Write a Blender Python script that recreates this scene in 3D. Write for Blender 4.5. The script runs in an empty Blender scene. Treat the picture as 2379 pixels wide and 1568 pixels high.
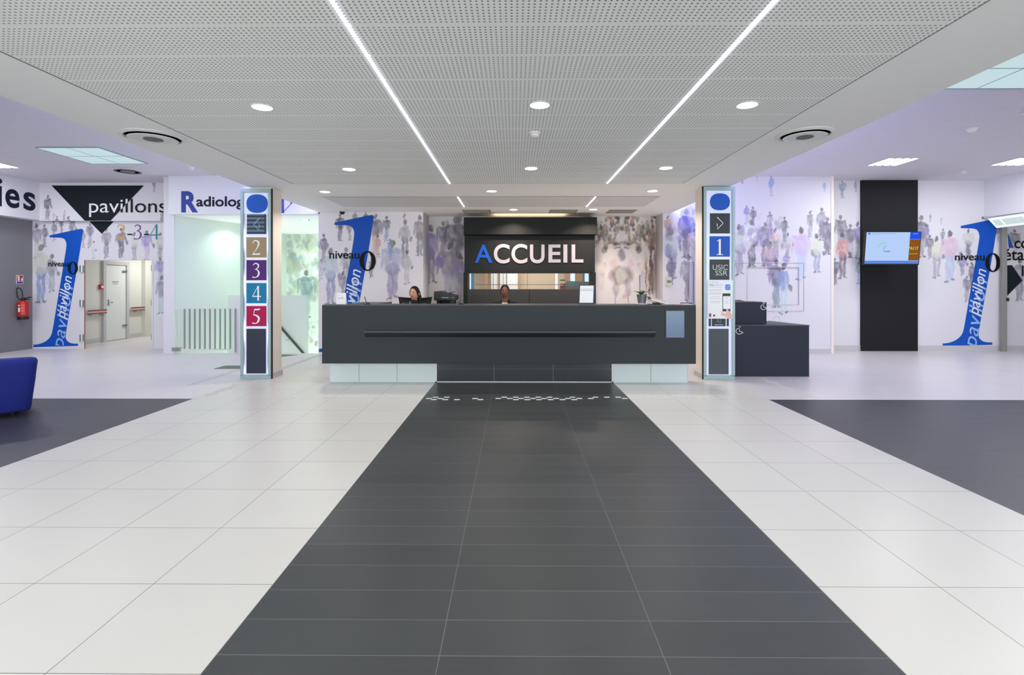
import bpy, bmesh, math, random
import numpy as np
from mathutils import Vector, Matrix
random.seed(7)
R = math.radians
C = bpy.context.scene.collection
SC = bpy.context.scene

# ------------------------------------------------------------------ camera
CAM_H = 1.5; F = 1212.0; TH = 0.0075; CX = 1186.0; HY = 660.0
cam_d = bpy.data.cameras.new('camera'); cam = bpy.data.objects.new('camera', cam_d); C.objects.link(cam)
cam.location = (0, 0, CAM_H); cam.rotation_euler = (R(90), 0, TH)
cam_d.sensor_width = 36; cam_d.lens = 36 * F / 2379
cam_d.shift_x = (1189.5 - CX) / 2379; cam_d.shift_y = -(784 - HY) / 2379
cam_d.clip_start = 0.05; cam_d.clip_end = 200
SC.camera = cam
# ------------------------------------------------------------------ world, exposure
w = bpy.data.worlds.new('world'); SC.world = w; w.use_nodes = True
w.node_tree.nodes['Background'].inputs[0].default_value = (0.96, 0.985, 1.0, 1)
w.node_tree.nodes['Background'].inputs[1].default_value = 3.9
SC.view_settings.view_transform = 'Standard'; SC.view_settings.look = 'None'
SC.view_settings.gamma = 1; SC.view_settings.use_curve_mapping = False
SC.view_settings.exposure = 0.0
SC.cycles.use_denoising = True
SC.cycles.max_bounces = 8; SC.cycles.diffuse_bounces = 5
P_DOWN = 6.5; P_SIDE = 36; P_COVE = 75

def area(name, loc, size, power, col=(1, 1, 1), rot=(0, 0, 0), size_y=None, spread=None):
    l = bpy.data.lights.new(name, 'AREA'); l.energy = power; l.color = col; l.size = size
    if size_y: l.shape = 'RECTANGLE'; l.size_y = size_y
    else: l.shape = 'DISK'
    if spread: l.spread = spread
    o = bpy.data.objects.new(name, l); o.location = loc; o.rotation_euler = rot; C.objects.link(o); return o

# ------------------------------------------------------------------ photo pixel -> point of the room
cT, sT = math.cos(TH), math.sin(TH)
def ray(px, py=HY):
    u = (px - CX) / F; v = (HY - py) / F
    return (-sT + u * cT, cT + u * sT, v)
def wx(px, Y):
    r = ray(px); return Y / r[1] * r[0]
def wz(px, py, Y):
    r = ray(px, py); return CAM_H + Y / r[1] * r[2]
def atz(px, py, z=0.0):
    r = ray(px, py); t = (z - CAM_H) / r[2]; return t * r[0], t * r[1]

# ------------------------------------------------------------------ materials
def s2l(c):
    c = c / 255.0
    return c / 12.92 if c <= 0.04045 else ((c + 0.055) / 1.055) ** 2.4
def lin(rgb): return tuple(s2l(x) for x in rgb) + (1,)
def mat(name, rgb, rough=0.5, metal=0.0, emit=0, ecol=None, var=0.0, scale=20, bump=0.0, spec=0.5, alpha=1, trans=0, coat=0):
    m = bpy.data.materials.new(name); m.use_nodes = True
    nt = m.node_tree; b = nt.nodes['Principled BSDF']
    b.inputs['Base Color'].default_value = lin(rgb); b.inputs['Roughness'].default_value = rough
    b.inputs['Metallic'].default_value = metal; b.inputs['Specular IOR Level'].default_value = spec
    b.inputs['Alpha'].default_value = alpha; b.inputs['Transmission Weight'].default_value = trans
    b.inputs['Coat Weight'].default_value = coat
    if emit:
        b.inputs['Emission Color'].default_value = lin(ecol or rgb); b.inputs['Emission Strength'].default_value = emit
    if var or bump:
        tc = nt.nodes.new('ShaderNodeTexCoord'); n = nt.nodes.new('ShaderNodeTexNoise')
        n.inputs['Scale'].default_value = scale; n.inputs['Detail'].default_value = 4
        nt.links.new(tc.outputs['Object'], n.inputs['Vector'])
        if var:
            mx = nt.nodes.new('ShaderNodeMix'); mx.data_type = 'RGBA'
            c = lin(rgb); mx.inputs[6].default_value = tuple(x * (1 - var) for x in c[:3]) + (1,)
            mx.inputs[7].default_value = tuple(min(1, x * (1 + var)) for x in c[:3]) + (1,)
            nt.links.new(n.outputs['Fac'], mx.inputs[0]); nt.links.new(mx.outputs[2], b.inputs['Base Color'])
        if bump:
            bp = nt.nodes.new('ShaderNodeBump'); bp.inputs['Strength'].default_value = bump; bp.inputs['Distance'].default_value = 0.01
            nt.links.new(n.outputs['Fac'], bp.inputs['Height']); nt.links.new(bp.outputs[0], b.inputs['Normal'])
    return m
def glow(name, rgb, k):
    m = bpy.data.materials.new(name); m.use_nodes = True; nt = m.node_tree
    nt.nodes.remove(nt.nodes['Principled BSDF']); e = nt.nodes.new('ShaderNodeEmission')
    e.inputs[0].default_value = lin(rgb); e.inputs[1].default_value = k
    nt.links.new(e.outputs[0], nt.nodes['Material Output'].inputs[0]); return m

class N:
    """small node-math helper"""
    def __init__(s, m): s.nt = m.node_tree
    def m(s, op, a, b=None, c=None):
        n = s.nt.nodes.new('ShaderNodeMath'); n.operation = op
        for i, x in enumerate((a, b, c)):
            if x is None: continue
            if isinstance(x, (int, float)): n.inputs[i].default_value = x
            else: s.nt.links.new(x, n.inputs[i])
        return n.outputs[0]
    def xyz(s):
        t = s.nt.nodes.new('ShaderNodeTexCoord'); q = s.nt.nodes.new('ShaderNodeSeparateXYZ')
        s.nt.links.new(t.outputs['Object'], q.inputs[0]); return q.outputs, t.outputs['Object']
    def line(s, v, off, per, half):
        f = s.m('FRACT', s.m('DIVIDE', s.m('SUBTRACT', v, off - per / 2), per))
        d = s.m('MULTIPLY', s.m('ABSOLUTE', s.m('SUBTRACT', f, 0.5)), per)
        return s.m('LESS_THAN', d, half)
    def mix(s, fac, a, b):
        n = s.nt.nodes.new('ShaderNodeMix'); n.data_type = 'RGBA'
        s.nt.links.new(fac, n.inputs[0])
        for i, x in ((6, a), (7, b)):
            if isinstance(x, tuple): n.inputs[i].default_value = x
            else: s.nt.links.new(x, n.inputs[i])
        return n.outputs[2]

def tile_mat(name, rgb, joint, ox, px_, oy, py_, half=0.002, rough=0.32, var=0.04, streak=False, jfade=1.0):
    m = mat(name, rgb, rough); n = N(m); (q, vec) = n.xyz(); nt = m.node_tree
    b = nt.nodes['Principled BSDF']
    ln = n.m('MAXIMUM', n.line(q[0], ox, px_, half), n.line(q[1], oy, py_, half))
    ln = n.m('MULTIPLY', ln, jfade)
    mp = nt.nodes.new('ShaderNodeMapping'); nt.links.new(vec, mp.inputs[0])
    mp.inputs['Scale'].default_value = (1.2, 14, 1) if streak else (1.0, 1.0, 1)
    no = nt.nodes.new('ShaderNodeTexNoise'); no.inputs['Scale'].default_value = 2.2; no.inputs['Detail'].default_value = 5
    nt.links.new(mp.outputs[0], no.inputs[0])
    # each tile has its own slight tone
    cb = nt.nodes.new('ShaderNodeCombineXYZ')
    nt.links.new(n.m('FLOOR', n.m('DIVIDE', n.m('SUBTRACT', q[0], ox), px_)), cb.inputs[0])
    nt.links.new(n.m('FLOOR', n.m('DIVIDE', n.m('SUBTRACT', q[1], oy), py_)), cb.inputs[1])
    wn = nt.nodes.new('ShaderNodeTexWhiteNoise'); nt.links.new(cb.outputs[0], wn.inputs[0])
    f = n.m('MULTIPLY_ADD', wn.outputs[0], 0.5, n.m('MULTIPLY', no.outputs['Fac'], 0.5))
    c = lin(rgb)
    base = n.mix(f, tuple(x * (1 - var) for x in c[:3]) + (1,), tuple(min(1, x * (1 + var)) for x in c[:3]) + (1,))
    nt.links.new(n.mix(ln, base, lin(joint)), b.inputs['Base Color'])
    nt.links.new(n.m('MULTIPLY_ADD', no.outputs['Fac'], 0.12, rough - 0.05), b.inputs['Roughness'])
    return m

def perf_mat(name, rgb, hole, slot, per_slots, oy, dia, jline=True):
    """perforated plasterboard: rows of round holes, one row left out per board"""
    m = mat(name, rgb, 0.85); n = N(m); (q, vec) = n.xyz(); b = m.node_tree.nodes['Principled BSDF']
    fx = n.m('SUBTRACT', n.m('FRACT', n.m('DIVIDE', q[0], slot)), 0.5)
    fy = n.m('SUBTRACT', n.m('FRACT', n.m('DIVIDE', n.m('SUBTRACT', q[1], oy - slot / 2), slot)), 0.5)
    r = n.m('SQRT', n.m('ADD', n.m('MULTIPLY', fx, fx), n.m('MULTIPLY', fy, fy)))
    h = n.m('LESS_THAN', r, dia / slot / 2)
    band = n.m('SUBTRACT', 1.0, n.line(q[1], oy, slot * per_slots, slot / 2))
    h = n.m('MULTIPLY', h, band)
    m.node_tree.links.new(n.mix(h, lin(rgb), lin(hole)), b.inputs['Base Color'])
    bp = m.node_tree.nodes.new('ShaderNodeBump'); bp.invert = True; bp.inputs['Distance'].default_value = 0.004
    m.node_tree.links.new(h, bp.inputs['Height']); m.node_tree.links.new(bp.outputs[0], b.inputs['Normal'])
    return m

M = {}
M['wall'] = mat('white_wall_paint', (226, 225, 228), 0.7, var=0.015, scale=3)
M['grey_wall'] = mat('grey_wall_paint', (128, 126, 128), 0.6, var=0.03, scale=2)
M['ceil'] = mat('white_ceiling_paint', (248, 249, 247), 0.85, var=0.01, scale=2)
M['perf'] = perf_mat('perforated_ceiling_board', (246, 248, 245), (138, 142, 139), 0.0319, 13, 3.09, 0.0135)
M['perf_far'] = perf_mat('far_perforated_ceiling_board', (226, 226, 224), (190, 188, 184), 0.0319, 13, 3.09, 0.012)
M['perf_side'] = perf_mat('fine_perforated_ceiling_board', (226, 223, 229), (176, 174, 182), 0.0319, 13, 3.09, 0.010)
M['floor_l'] = tile_mat('white_floor_tile_left', (212, 210, 205), (120, 120, 116), -1.206, 0.6, 2.597, 0.6)
M['floor_r'] = tile_mat('white_floor_tile_right', (212, 210, 205), (120, 120, 116), 1.505, 0.6, 2.597, 0.6)
M['floor_far'] = tile_mat('white_floor_tile_far', (217, 212, 212), (166, 164, 166), -1.206, 0.6, 2.597, 0.6, jfade=0.6)
M['floor_dark'] = tile_mat('dark_floor_tile', (58, 61, 62), (104, 107, 106), -1.206, 0.9035, 2.103, 0.225, half=0.0018, rough=0.36, var=0.24, streak=True)
M['floor_slate'] = tile_mat('dark_side_floor', (54, 54, 62), (62, 62, 70), -4.206, 0.9, 2.103, 0.45, half=0.001, rough=0.4, var=0.12, streak=True)
M['slate'] = mat('slate_laminate', (38, 46, 52), 0.5, spec=.3, var=0.05, scale=1.3)
M['slate_top'] = mat('slate_worktop', (64, 67, 70), 0.4, spec=.3)
M['desk'] = mat('charcoal_blue_laminate', (33, 37, 54), 0.5, spec=.3, var=0.05, scale=1.5)
M['black_panel'] = mat('black_wall_panel', (24, 25, 28), 0.6, spec=.25, var=0.05, scale=2)
M['sign_black'] = mat('black_sign_cladding', (25, 28, 29), 0.6, spec=.25, var=0.04, scale=2)
M['white_glass'] = mat('back_painted_white_glass', (205, 219, 222), 0.12, coat=0.3)
M['dark_tile'] = mat('dark_plinth_tile', (34, 43, 50), 0.25)
M['white_line'] = mat('white_trim_strip', (228, 230, 230), 0.4)
M['joint'] = mat('dark_joint', (110, 120, 124), 0.6)
M['led'] = glow('led_diffuser', (236, 232, 255), 6)
M['lamp'] = glow('downlight_lens', (255, 255, 255), 9)
M['lamp_warm'] = glow('warm_downlight_lens', (255, 240, 220), 9)
M['tube'] = glow('fluorescent_tube', (255, 255, 255), 2.2)
M['skypanel'] = glow('luminous_ceiling_sheet', (196, 220, 226), 1.0)
M['skyline'] = mat('ceiling_panel_joint', (140, 160, 168), 0.6)
M['cove'] = glow('cove_led_tape', (150, 150, 255), 5)
M['metal'] = mat('brushed_aluminium', (170, 174, 174), 0.35, 0.9, var=0.03)
M['frame_green'] = mat('anodised_green_grey_frame', (150, 172, 174), 0.4, 0.35)
M['dark_gap'] = mat('dark_matt_grey', (45, 44, 44), 0.7)
M['acrylic'] = mat('backlit_white_acrylic', (215, 220, 240), 0.15, emit=0.28, ecol=(190, 200, 255))
M['blue'] = mat('blue_vinyl', (14, 82, 186), 0.5, spec=.25)
M['blue_tile'] = mat('backlit_blue_film', (0, 80, 180), 0.35, emit=0.08, spec=.25)
M['navy'] = mat('dark_navy_lettering', (24, 28, 50), 0.6, spec=.2)
M['black'] = mat('black_lettering', (16, 16, 18), 0.6, spec=.2)
M['white_vinyl'] = mat('white_vinyl', (238, 238, 242), 0.5)
M['pale_vinyl'] = mat('pale_blue_vinyl', (150, 185, 235), 0.5)
M['green_black'] = mat('dark_green_black_vinyl', (14, 24, 30), 0.6, spec=.2)
M['beige'] = mat('beige_column_render', (238, 228, 218), 0.7, var=0.02)
M['base'] = mat('grey_baseboard', (196, 194, 196), 0.6)
M['white_metal'] = mat('white_painted_metal', (222, 226, 224), 0.4)
M['chrome'] = mat('chrome', (200, 202, 205), 0.2, 1.0)
M['steel'] = mat('galvanised_steel', (178, 184, 188), 0.28, 0.85, var=0.06)
M['glass'] = mat('clear_glass', (20, 30, 28), 0.02, alpha=0.05)
M['plastic_black'] = mat('black_plastic', (24, 26, 29), 0.4)
M['plastic_white'] = mat('white_plastic', (225, 225, 222), 0.4)
M['green_lit_hall'] = mat('green_light_tinted_paint', (214, 226, 216), 0.7)  # white paint with the hall's greenish light tinted into its colour
M['red'] = mat('red_paint', (190, 34, 26), 0.35)
M['redwood'] = mat('red_brown_rail_strip', (150, 62, 44), 0.5)
M['paper'] = mat('white_paper', (236, 238, 240), 0.6)
M['ink'] = mat('grey_ink', (120, 124, 130), 0.6)
M['leaf'] = mat('green_leaf', (70, 104, 52), 0.45, var=0.2, scale=30)
M['leaf_dark'] = mat('dark_green_leaf', (40, 62, 42), 0.45)
M['stud'] = mat('grey_tactile_stud', (196, 192, 190), 0.5)
M['corr_wall'] = mat('warm_white_corridor_paint', (220, 220, 212), 0.6)
M['blue_fabric'] = mat('royal_blue_fabric', (8, 28, 122), 0.8, var=0.08, scale=60, bump=0.2)
M['foot'] = mat('dark_foot', (20, 20, 24), 0.6)
M['matt'] = mat('grey_green_mat', (110, 124, 116), 0.9)
M['mural'] = None

def mural_mat():
    m = mat('printed_crowd_wallpaper', (220, 218, 224), 0.65); nt = m.node_tree
    a = nt.nodes.new('ShaderNodeVertexColor'); a.layer_name = 'print'
    nt.links.new(a.outputs[0], nt.nodes['Principled BSDF'].inputs['Base Color']); return m
M['mural'] = mural_mat()

# ------------------------------------------------------------------ builders
def tag(o, label=None, cat=None, group=None, kind=None):
    if label: o['label'] = label
    if cat: o['category'] = cat
    if group: o['group'] = group
    if kind: o['kind'] = kind
    return o
def thing(name, label, cat, loc=(0, 0, 0), group=None, rz=0):
    o = bpy.data.objects.new(name, None); o.empty_display_size = 0.1; C.objects.link(o)
    o.location = loc; o.rotation_euler = (0, 0, rz); return tag(o, label, cat, group)
class MB:
    def __init__(s, off=(0, 0, 0)): s.bm = bmesh.new(); s.off = Vector(off); s.mi = 0
    def _f(s, vs):
        try: f = s.bm.faces.new(vs); f.material_index = s.mi; return f
        except ValueError: return None
    def v(s, x, y, z): return s.bm.verts.new(Vector((x, y, z)) - s.off)
    def box(s, x0, x1, y0, y1, z0, z1):
        p = [s.v(x, y, z) for x in (x0, x1) for y in (y0, y1) for z in (z0, z1)]
        for q in ((0, 1, 3, 2), (4, 6, 7, 5), (0, 4, 5, 1), (2, 3, 7, 6), (0, 2, 6, 4), (1, 5, 7, 3)):
            s._f([p[i] for i in q])
        return s
    def quad(s, *pts): s._f([s.v(*p) for p in pts]); return s
    def prism(s, pts, axis, a, b):
        """pts 2D; axis 'y' -> (x,z), 'z' -> (x,y), 'x' -> (y,z)"""
        def mk(p, t):
            return (p[0], t, p[1]) if axis == 'y' else (p[0], p[1], t) if axis == 'z' else (t, p[0], p[1])
        A = [s.v(*mk(p, a)) for p in pts]; B = [s.v(*mk(p, b)) for p in pts]
        s._f(A); s._f(B[::-1]); n = len(pts)
        for i in range(n): s._f([A[i], B[i], B[(i + 1) % n], A[(i + 1) % n]])
        return s
    def rings(s, rings, cap=True):
        V = [[s.v(*p) for p in r] for r in rings]; n = len(V[0])
        for a, b in zip(V, V[1:]):
            for i in range(n): s._f([a[i], a[(i + 1) % n], b[(i + 1) % n], b[i]])
        if cap: s._f(V[0][::-1]); s._f(V[-1])
        return s
    def lathe(s, c, prof, n=24, axis='z', sy=1.0):
        def P(r, h, a):
            x, y = r * math.cos(a), r * math.sin(a) * sy
            return {'z': (c[0] + x, c[1] + y, c[2] + h), 'y': (c[0] + x, c[1] + h, c[2] + y), 'x': (c[0] + h, c[1] + x, c[2] + y)}[axis]
        return s.rings([[P(max(r, 1e-4), h, 2 * math.pi * i / n) for i in range(n)] for r, h in prof])
    def cyl(s, c, r, h, n=20, axis='z'): return s.lathe(c, [(r, 0), (r, h)], n, axis)
    def tube(s, pts, r, n=8, closed=False):
        pts = [Vector(p) for p in pts]; rs = []
        up = Vector((0, 0, 1))
        rr = r if isinstance(r, (list, tuple)) else [r] * len(pts)
        for i, p in enumerate(pts):
            if closed: d = pts[(i + 1) % len(pts)] - pts[i - 1]
            else: d = (pts[min(i + 1, len(pts) - 1)] - pts[max(i - 1, 0)])
            d.normalize(); a = d.cross(up)
            if a.length < 0.05: a = d.cross(Vector((1, 0, 0)))
            a.normalize(); b = d.cross(a).normalized()
            rs.append([tuple(p + (a * math.cos(t) + b * math.sin(t)) * rr[i]) for t in [2 * math.pi * k / n for k in range(n)]])
        if closed: rs.append(rs[0])
        return s.rings(rs, cap=not closed)
    def ell(s, c, r, n=16, m=10, rz=0):
        rs = []
        for j in range(m + 1):
            t = -math.pi / 2 + math.pi * j / m; k = max(math.cos(t), 1e-3)
            ring = []
            for i in range(n):
                a = 2 * math.pi * i / n; x, y = r[0] * k * math.cos(a), r[1] * k * math.sin(a)
                ring.append((c[0] + x * math.cos(rz) - y * math.sin(rz), c[1] + x * math.sin(rz) + y * math.cos(rz), c[2] + r[2] * math.sin(t)))
            rs.append(ring)
        return s.rings(rs)
    def ribbon(s, pts, fr, smooth=True):
        """pts (u,v,w) brush stroke on the plane frame fr(u,v)->xyz"""
        P = [np.array(p, float) for p in pts]
        if smooth and len(P) > 2:
            Q = []
            for i in range(len(P) - 1):
                p0, p1, p2, p3 = P[max(i - 1, 0)], P[i], P[i + 1], P[min(i + 2, len(P) - 1)]
                for k in range(6):
                    t = k / 6
                    Q.append(0.5 * (2 * p1 + (p2 - p0) * t + (2 * p0 - 5 * p1 + 4 * p2 - p3) * t * t + (3 * p1 - p0 - 3 * p2 + p3) * t ** 3))
            P = Q + [P[-1]]
        prev = None
        for i, p in enumerate(P):
            d = P[min(i + 1, len(P) - 1)][:2] - P[max(i - 1, 0)][:2]; L = np.hypot(*d) or 1
            nx, ny = -d[1] / L * p[2] / 2, d[0] / L * p[2] / 2
            a, b = s.v(*fr(p[0] + nx, p[1] + ny)), s.v(*fr(p[0] - nx, p[1] - ny))
            if prev: s._f([prev[0], prev[1], b, a])
            prev = (a, b)
        return s
    def build(s, name, m, parent=None, smooth=False, bevel=0, label=None, kind=None):
        me = bpy.data.meshes.new(name)
        bmesh.ops.recalc_face_normals(s.bm, faces=s.bm.faces[:])
        s.bm.to_mesh(me); s.bm.free()
        for x in (m if isinstance(m, (list, tuple)) else [m]): me.materials.append(x)
        if smooth:
            for p in me.polygons: p.use_smooth = True
        o = bpy.data.objects.new(name, me); C.objects.link(o)
        o.location = s.off if parent is None else s.off - Vector(parent.location)
        if parent: o.parent = parent
        if smooth and smooth != 'all':
            try:
                me.set_sharp_from_angle(angle=R(40))
            except Exception: pass
        if bevel:
            b = o.modifiers.new('bevel', 'BEVEL'); b.width = bevel; b.segments = 2; b.limit_method = 'ANGLE'
        if kind: o['kind'] = kind
        if label: o['label'] = label
        return o
def struct(name, mb, m, parent=None, **k): return mb.build(name, m, parent, kind='structure' if parent is None else None, **k)
def copy_tree(o, loc, label=None, parent=None):
    r = o.copy(); C.objects.link(r); r.location = loc
    if label: r['label'] = label
    for ch in [x for x in bpy.data.objects if x.parent == o]:
        c = ch.copy(); C.objects.link(c); c.parent = r
        for g in [x for x in bpy.data.objects if x.parent == ch]:
            d = g.copy(); C.objects.link(d); d.parent = c
    return r
def mb_copy_y(*a): pass

# plane frames: map (u,v) metres to xyz, facing the camera (-y) or the hall (+x)
def fy(Y): return lambda u, v: (u, Y, v)
def fx_(X): return lambda u, v: (X, u, v)

_font_cache = {}
def text_mesh(s, bold=0.0, shear=0.0):
    k = (s, bold, shear)
    if k in _font_cache: return _font_cache[k]
    cu = bpy.data.curves.new('txt', 'FONT'); cu.body = s; cu.size = 1; cu.offset = bold; cu.shear = shear
    cu.resolution_u = 10; cu.fill_mode = 'BOTH'
    o = bpy.data.objects.new('txt', cu); C.objects.link(o)
    dg = bpy.context.evaluated_depsgraph_get(); me = bpy.data.meshes.new_from_object(o.evaluated_get(dg))
    V = np.array([v.co[:2] for v in me.vertices]); Fc = [tuple(p.vertices) for p in me.polygons]
    bpy.data.objects.remove(o); bpy.data.curves.remove(cu); bpy.data.meshes.remove(me)
    V = V - V.min(0); ext = V.max(0); V = V / ext
    _font_cache[k] = (V, Fc, ext); return _font_cache[k]
def text(mb, s, fr, u0, u1, v0, v1, bold=0.0, shear=0.0, dirv=None):
    """letters fitted in the rectangle u0..u1, v0..v1; dirv = (ou,ov,angle) turns the rectangle"""
    V, Fc, _ = text_mesh(s, bold, shear)
    P = []
    for a, b in V:
        u, v = u0 + a * (u1 - u0), v0 + b * (v1 - v0)
        if dirv:
            ou, ov, an = dirv; u, v = ou + u * math.cos(an) - v * math.sin(an), ov + u * math.sin(an) + v * math.cos(an)
        P.append(mb.v(*fr(u, v)))
    for f in Fc: mb._f([P[i] for i in f])
    return mb
def ptext(mb, s, Y, x0, x1, y0, y1, **k):
    """same, the rectangle given in photo pixels on the wall at depth Y"""
    xm = (x0 + x1) / 2
    return text(mb, s, fy(Y), wx(x0, Y), wx(x1, Y), wz(xm, y1, Y), wz(xm, y0, Y), **k)

DIG = {
 '2': [[(0.02, .76, .03), (.08, .91, .06), (.22, .97, .07), (.38, .88, .11), (.40, .70, .11), (.28, .42, .06), (.02, .05, .03)],
       [(.0, .05, .09), (.25, .05, .10), (.44, .06, .10), (.5, .14, .02)]],
 '3': [[(.05, .82, .03), (.12, .93, .06), (.24, .97, .07), (.38, .86, .10), (.36, .68, .08), (.2, .57, .03)],
       [(.16, .57, .04), (.32, .52, .07), (.42, .35, .12), (.36, .12, .10), (.2, .02, .05), (.06, .03, .08), (.0, .07, .07)]],
 '4': [[(.36, .98, .04), (.02, .31, .04)], [(.0, .29, .07), (.56, .29, .07)], [(.38, 1, .11), (.38, 0, .11)]],
 '5': [[(.13, .95, .09), (.42, .96, .10), (.48, 1.03, .02)], [(.14, .97, .04), (.08, .58, .04)],
       [(.07, .58, .06), (.25, .56, .10), (.42, .38, .13), (.36, .12, .10), (.2, .02, .05), (.06, .03, .08), (.0, .07, .06)]],
 '1': [[(.25, .99, .13), (.25, .03, .13)], [(.06, .02, .05), (.44, .02, .05)], [(.06, .86, .03), (.25, .96, .07)]],
}
def digit(mb, d, fr, u0, v0, h, sx=1.0):
    for k_, st in enumerate(DIG[d]):
        mb.ribbon([(u0 + p[0] * h * sx, v0 + p[1] * h, p[2] * h) for p in st], (lambda u, v, k_=k_: (fr(u, v)[0], fr(u, v)[1] - k_ * .0006, fr(u, v)[2])), smooth=len(st) > 2)
    return mb
def zero(mb, fr, u0, u1, v0, v1, wall=0.27):
    cu, cv, a, b = (u0 + u1) / 2, (v0 + v1) / 2, (u1 - u0) / 2, (v1 - v0) / 2
    n = 40; O = []; I = []
    for i in range(n):
        t = 2 * math.pi * i / n
        O.append(mb.v(*fr(cu + a * math.cos(t), cv + b * math.sin(t))))
        I.append(mb.v(*fr(cu + a * (1 - 2 * wall) * math.cos(t), cv + b * 0.87 * math.sin(t))))
    for i in range(n): mb._f([O[i], O[(i + 1) % n], I[(i + 1) % n], I[i]])
    return mb

# ------------------------------------------------------------------ crowd wallpaper
class Paint:
    def __init__(s, Y, bg=(222, 220, 226)): s.Y = Y; s.bg = bg; s.sh = []; s.rg = random.Random(3)
    def ell(s, px, py, rx, ry, col, a=0.75, soft=0.5, rot=0):
        k = s.Y / F
        s.sh.append((wx(px, s.Y), wz(px, py, s.Y), rx * k, ry * k, col, a, soft, rot))
    def man(s, px, top, bot, ct, cl, w=1.0, a=0.8, hair=(84, 80, 86), pose=0):
        H = bot - top; q = s.rg.uniform(-1, 1); w = 1 + (w - 1) * .75
        s.ell(px - .035 * H, top + .76 * H, .036 * H * w, .26 * H, cl, a * .9, .3, rot=.03 * q)
        s.ell(px + .040 * H + .02 * q * H, top + .73 * H, .034 * H * w, .25 * H, cl, a * .9, .3, rot=-.06 * q - .05)
        s.ell(px - .055 * H, top + .985 * H, .045 * H, .018 * H, hair, a * .8, .3); s.ell(px + .06 * H, top + .96 * H, .04 * H, .018 * H, hair, a * .8, .3)
        s.ell(px, top + .50 * H, .085 * H * w, .10 * H, cl, a * .9, .3)
        s.ell(px, top + .35 * H, .098 * H * w, .19 * H, ct, a, .3)
        s.ell(px, top + .20 * H, .115 * H * w, .05 * H, ct, a, .3)
        s.ell(px - .115 * H * w, top + .35 * H, .026 * H, .16 * H, ct, a * .9, .3, rot=-0.06 - .05 * q)
        s.ell(px + .115 * H * w, top + .34 * H, .026 * H, .15 * H, ct, a * .9, .3, rot=0.1 + .1 * q)
        s.ell(px, top + .125 * H, .026 * H, .03 * H, (214, 186, 172), a * .8, .3)
        s.ell(px + .012 * q * H, top + .07 * H, .045 * H, .062 * H, hair, a, .3)
        if q > .2: s.ell(px + .16 * H * w, top + .50 * H, .04 * H, .07 * H, hair, a * .8, .3)
    def crowd(s, x0, x1, y0, y1, n, seed, pal, a=0.6, r=(7, 16)):
        rg = random.Random(seed)
        for i in range(n):
            px, py = rg.uniform(x0, x1), rg.uniform(y0, y1); q = rg.uniform(*r)
            s.ell(px, py, q * rg.uniform(.5, 1), q * rg.uniform(.7, 1.7), rg.choice(pal), a * rg.uniform(.5, 1), rot=rg.uniform(-.5, .5))
    def rgb(s, X, Z):
        wxp = X + .009 * np.sin(Z * 19 + 3 * np.sin(X * 7)) + .005 * np.sin(Z * 61 + X * 30)
        wzp = Z + .016 * np.sin(X * 23 + 2 * np.sin(Z * 7)) + .007 * np.sin(X * 63 + Z * 9)
        out = np.empty((len(X), 3)); out[:] = s.bg
        for cx, cz, rx, rz, col, a, soft, rot in s.sh:
            m = (np.abs(X - cx) < rx * 1.6 + rz * .6 + .05) & (np.abs(Z - cz) < rz * 1.6 + rx * .6 + .05)
            if not m.any(): continue
            dx, dz = wxp[m] - cx, wzp[m] - cz
            u = (dx * math.cos(rot) + dz * math.sin(rot)) / rx; v = (-dx * math.sin(rot) + dz * math.cos(rot)) / rz
            al = np.clip((1.3 - (u * u + v * v)) / (soft + .3), 0, 1) * a * .9
            al = al * (0.86 + .14 * np.sin(wxp[m] * 33 + wzp[m] * 14 + cx * 9))
            out[m] = out[m] * (1 - al[:, None]) + np.array(col) * al[:, None]
        c = out / 255.0
        return np.where(c <= .04045, c / 12.92, ((c + .055) / 1.055) ** 2.4)
def mural_wall(name, rects, Y, paint, th=0.12, step=0.013, parent=None):
    Vs, Fs, nv = [], [], 0
    for (x0, x1, z0, z1) in rects:
        nx = max(1, int((x1 - x0) / step)); nz = max(1, int((z1 - z0) / step))
        gx, gz = np.meshgrid(np.linspace(x0, x1, nx + 1), np.linspace(z0, z1, nz + 1))
        n = gx.size; V = np.stack([gx.ravel(), np.full(n, Y), gz.ravel()], 1)
        i = np.arange(nx); j = np.arange(nz); I, J = np.meshgrid(i, j); a = (J * (nx + 1) + I).ravel() + nv
        Fs.append(np.stack([a, a + 1, a + nx + 2, a + nx + 1], 1)); Vs.append(V); nv += n
        b = np.array([(x, y, z) for x in (x0, x1) for y in (Y + .001, Y + th) for z in (z0, z1)])
        Fs.append(np.array([(0, 1, 3, 2), (4, 6, 7, 5), (2, 3, 7, 6), (0, 2, 6, 4), (1, 5, 7, 3)]) + nv); Vs.append(b); nv += 8
    V = np.concatenate(Vs); Fc = np.concatenate(Fs)
    me = bpy.data.meshes.new(name)
    me.vertices.add(len(V)); me.vertices.foreach_set('co', V.ravel())
    me.loops.add(Fc.size); me.loops.foreach_set('vertex_index', Fc.ravel().astype(np.int32))
    me.polygons.add(len(Fc)); me.polygons.foreach_set('loop_start', np.arange(0, Fc.size, 4, dtype=np.int32))
    me.update(calc_edges=True)
    col = me.color_attributes.new('print', 'FLOAT_COLOR', 'POINT')
    c = np.ones((len(V), 4)); c[:, :3] = paint.rgb(V[:, 0], V[:, 2]); col.data.foreach_set('color', c.ravel())
    me.materials.append(M['mural']); me.validate()
    o = bpy.data.objects.new(name, me); C.objects.link(o)
    if parent: o.parent = parent
    else: o['kind'] = 'structure'
    return o

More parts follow.
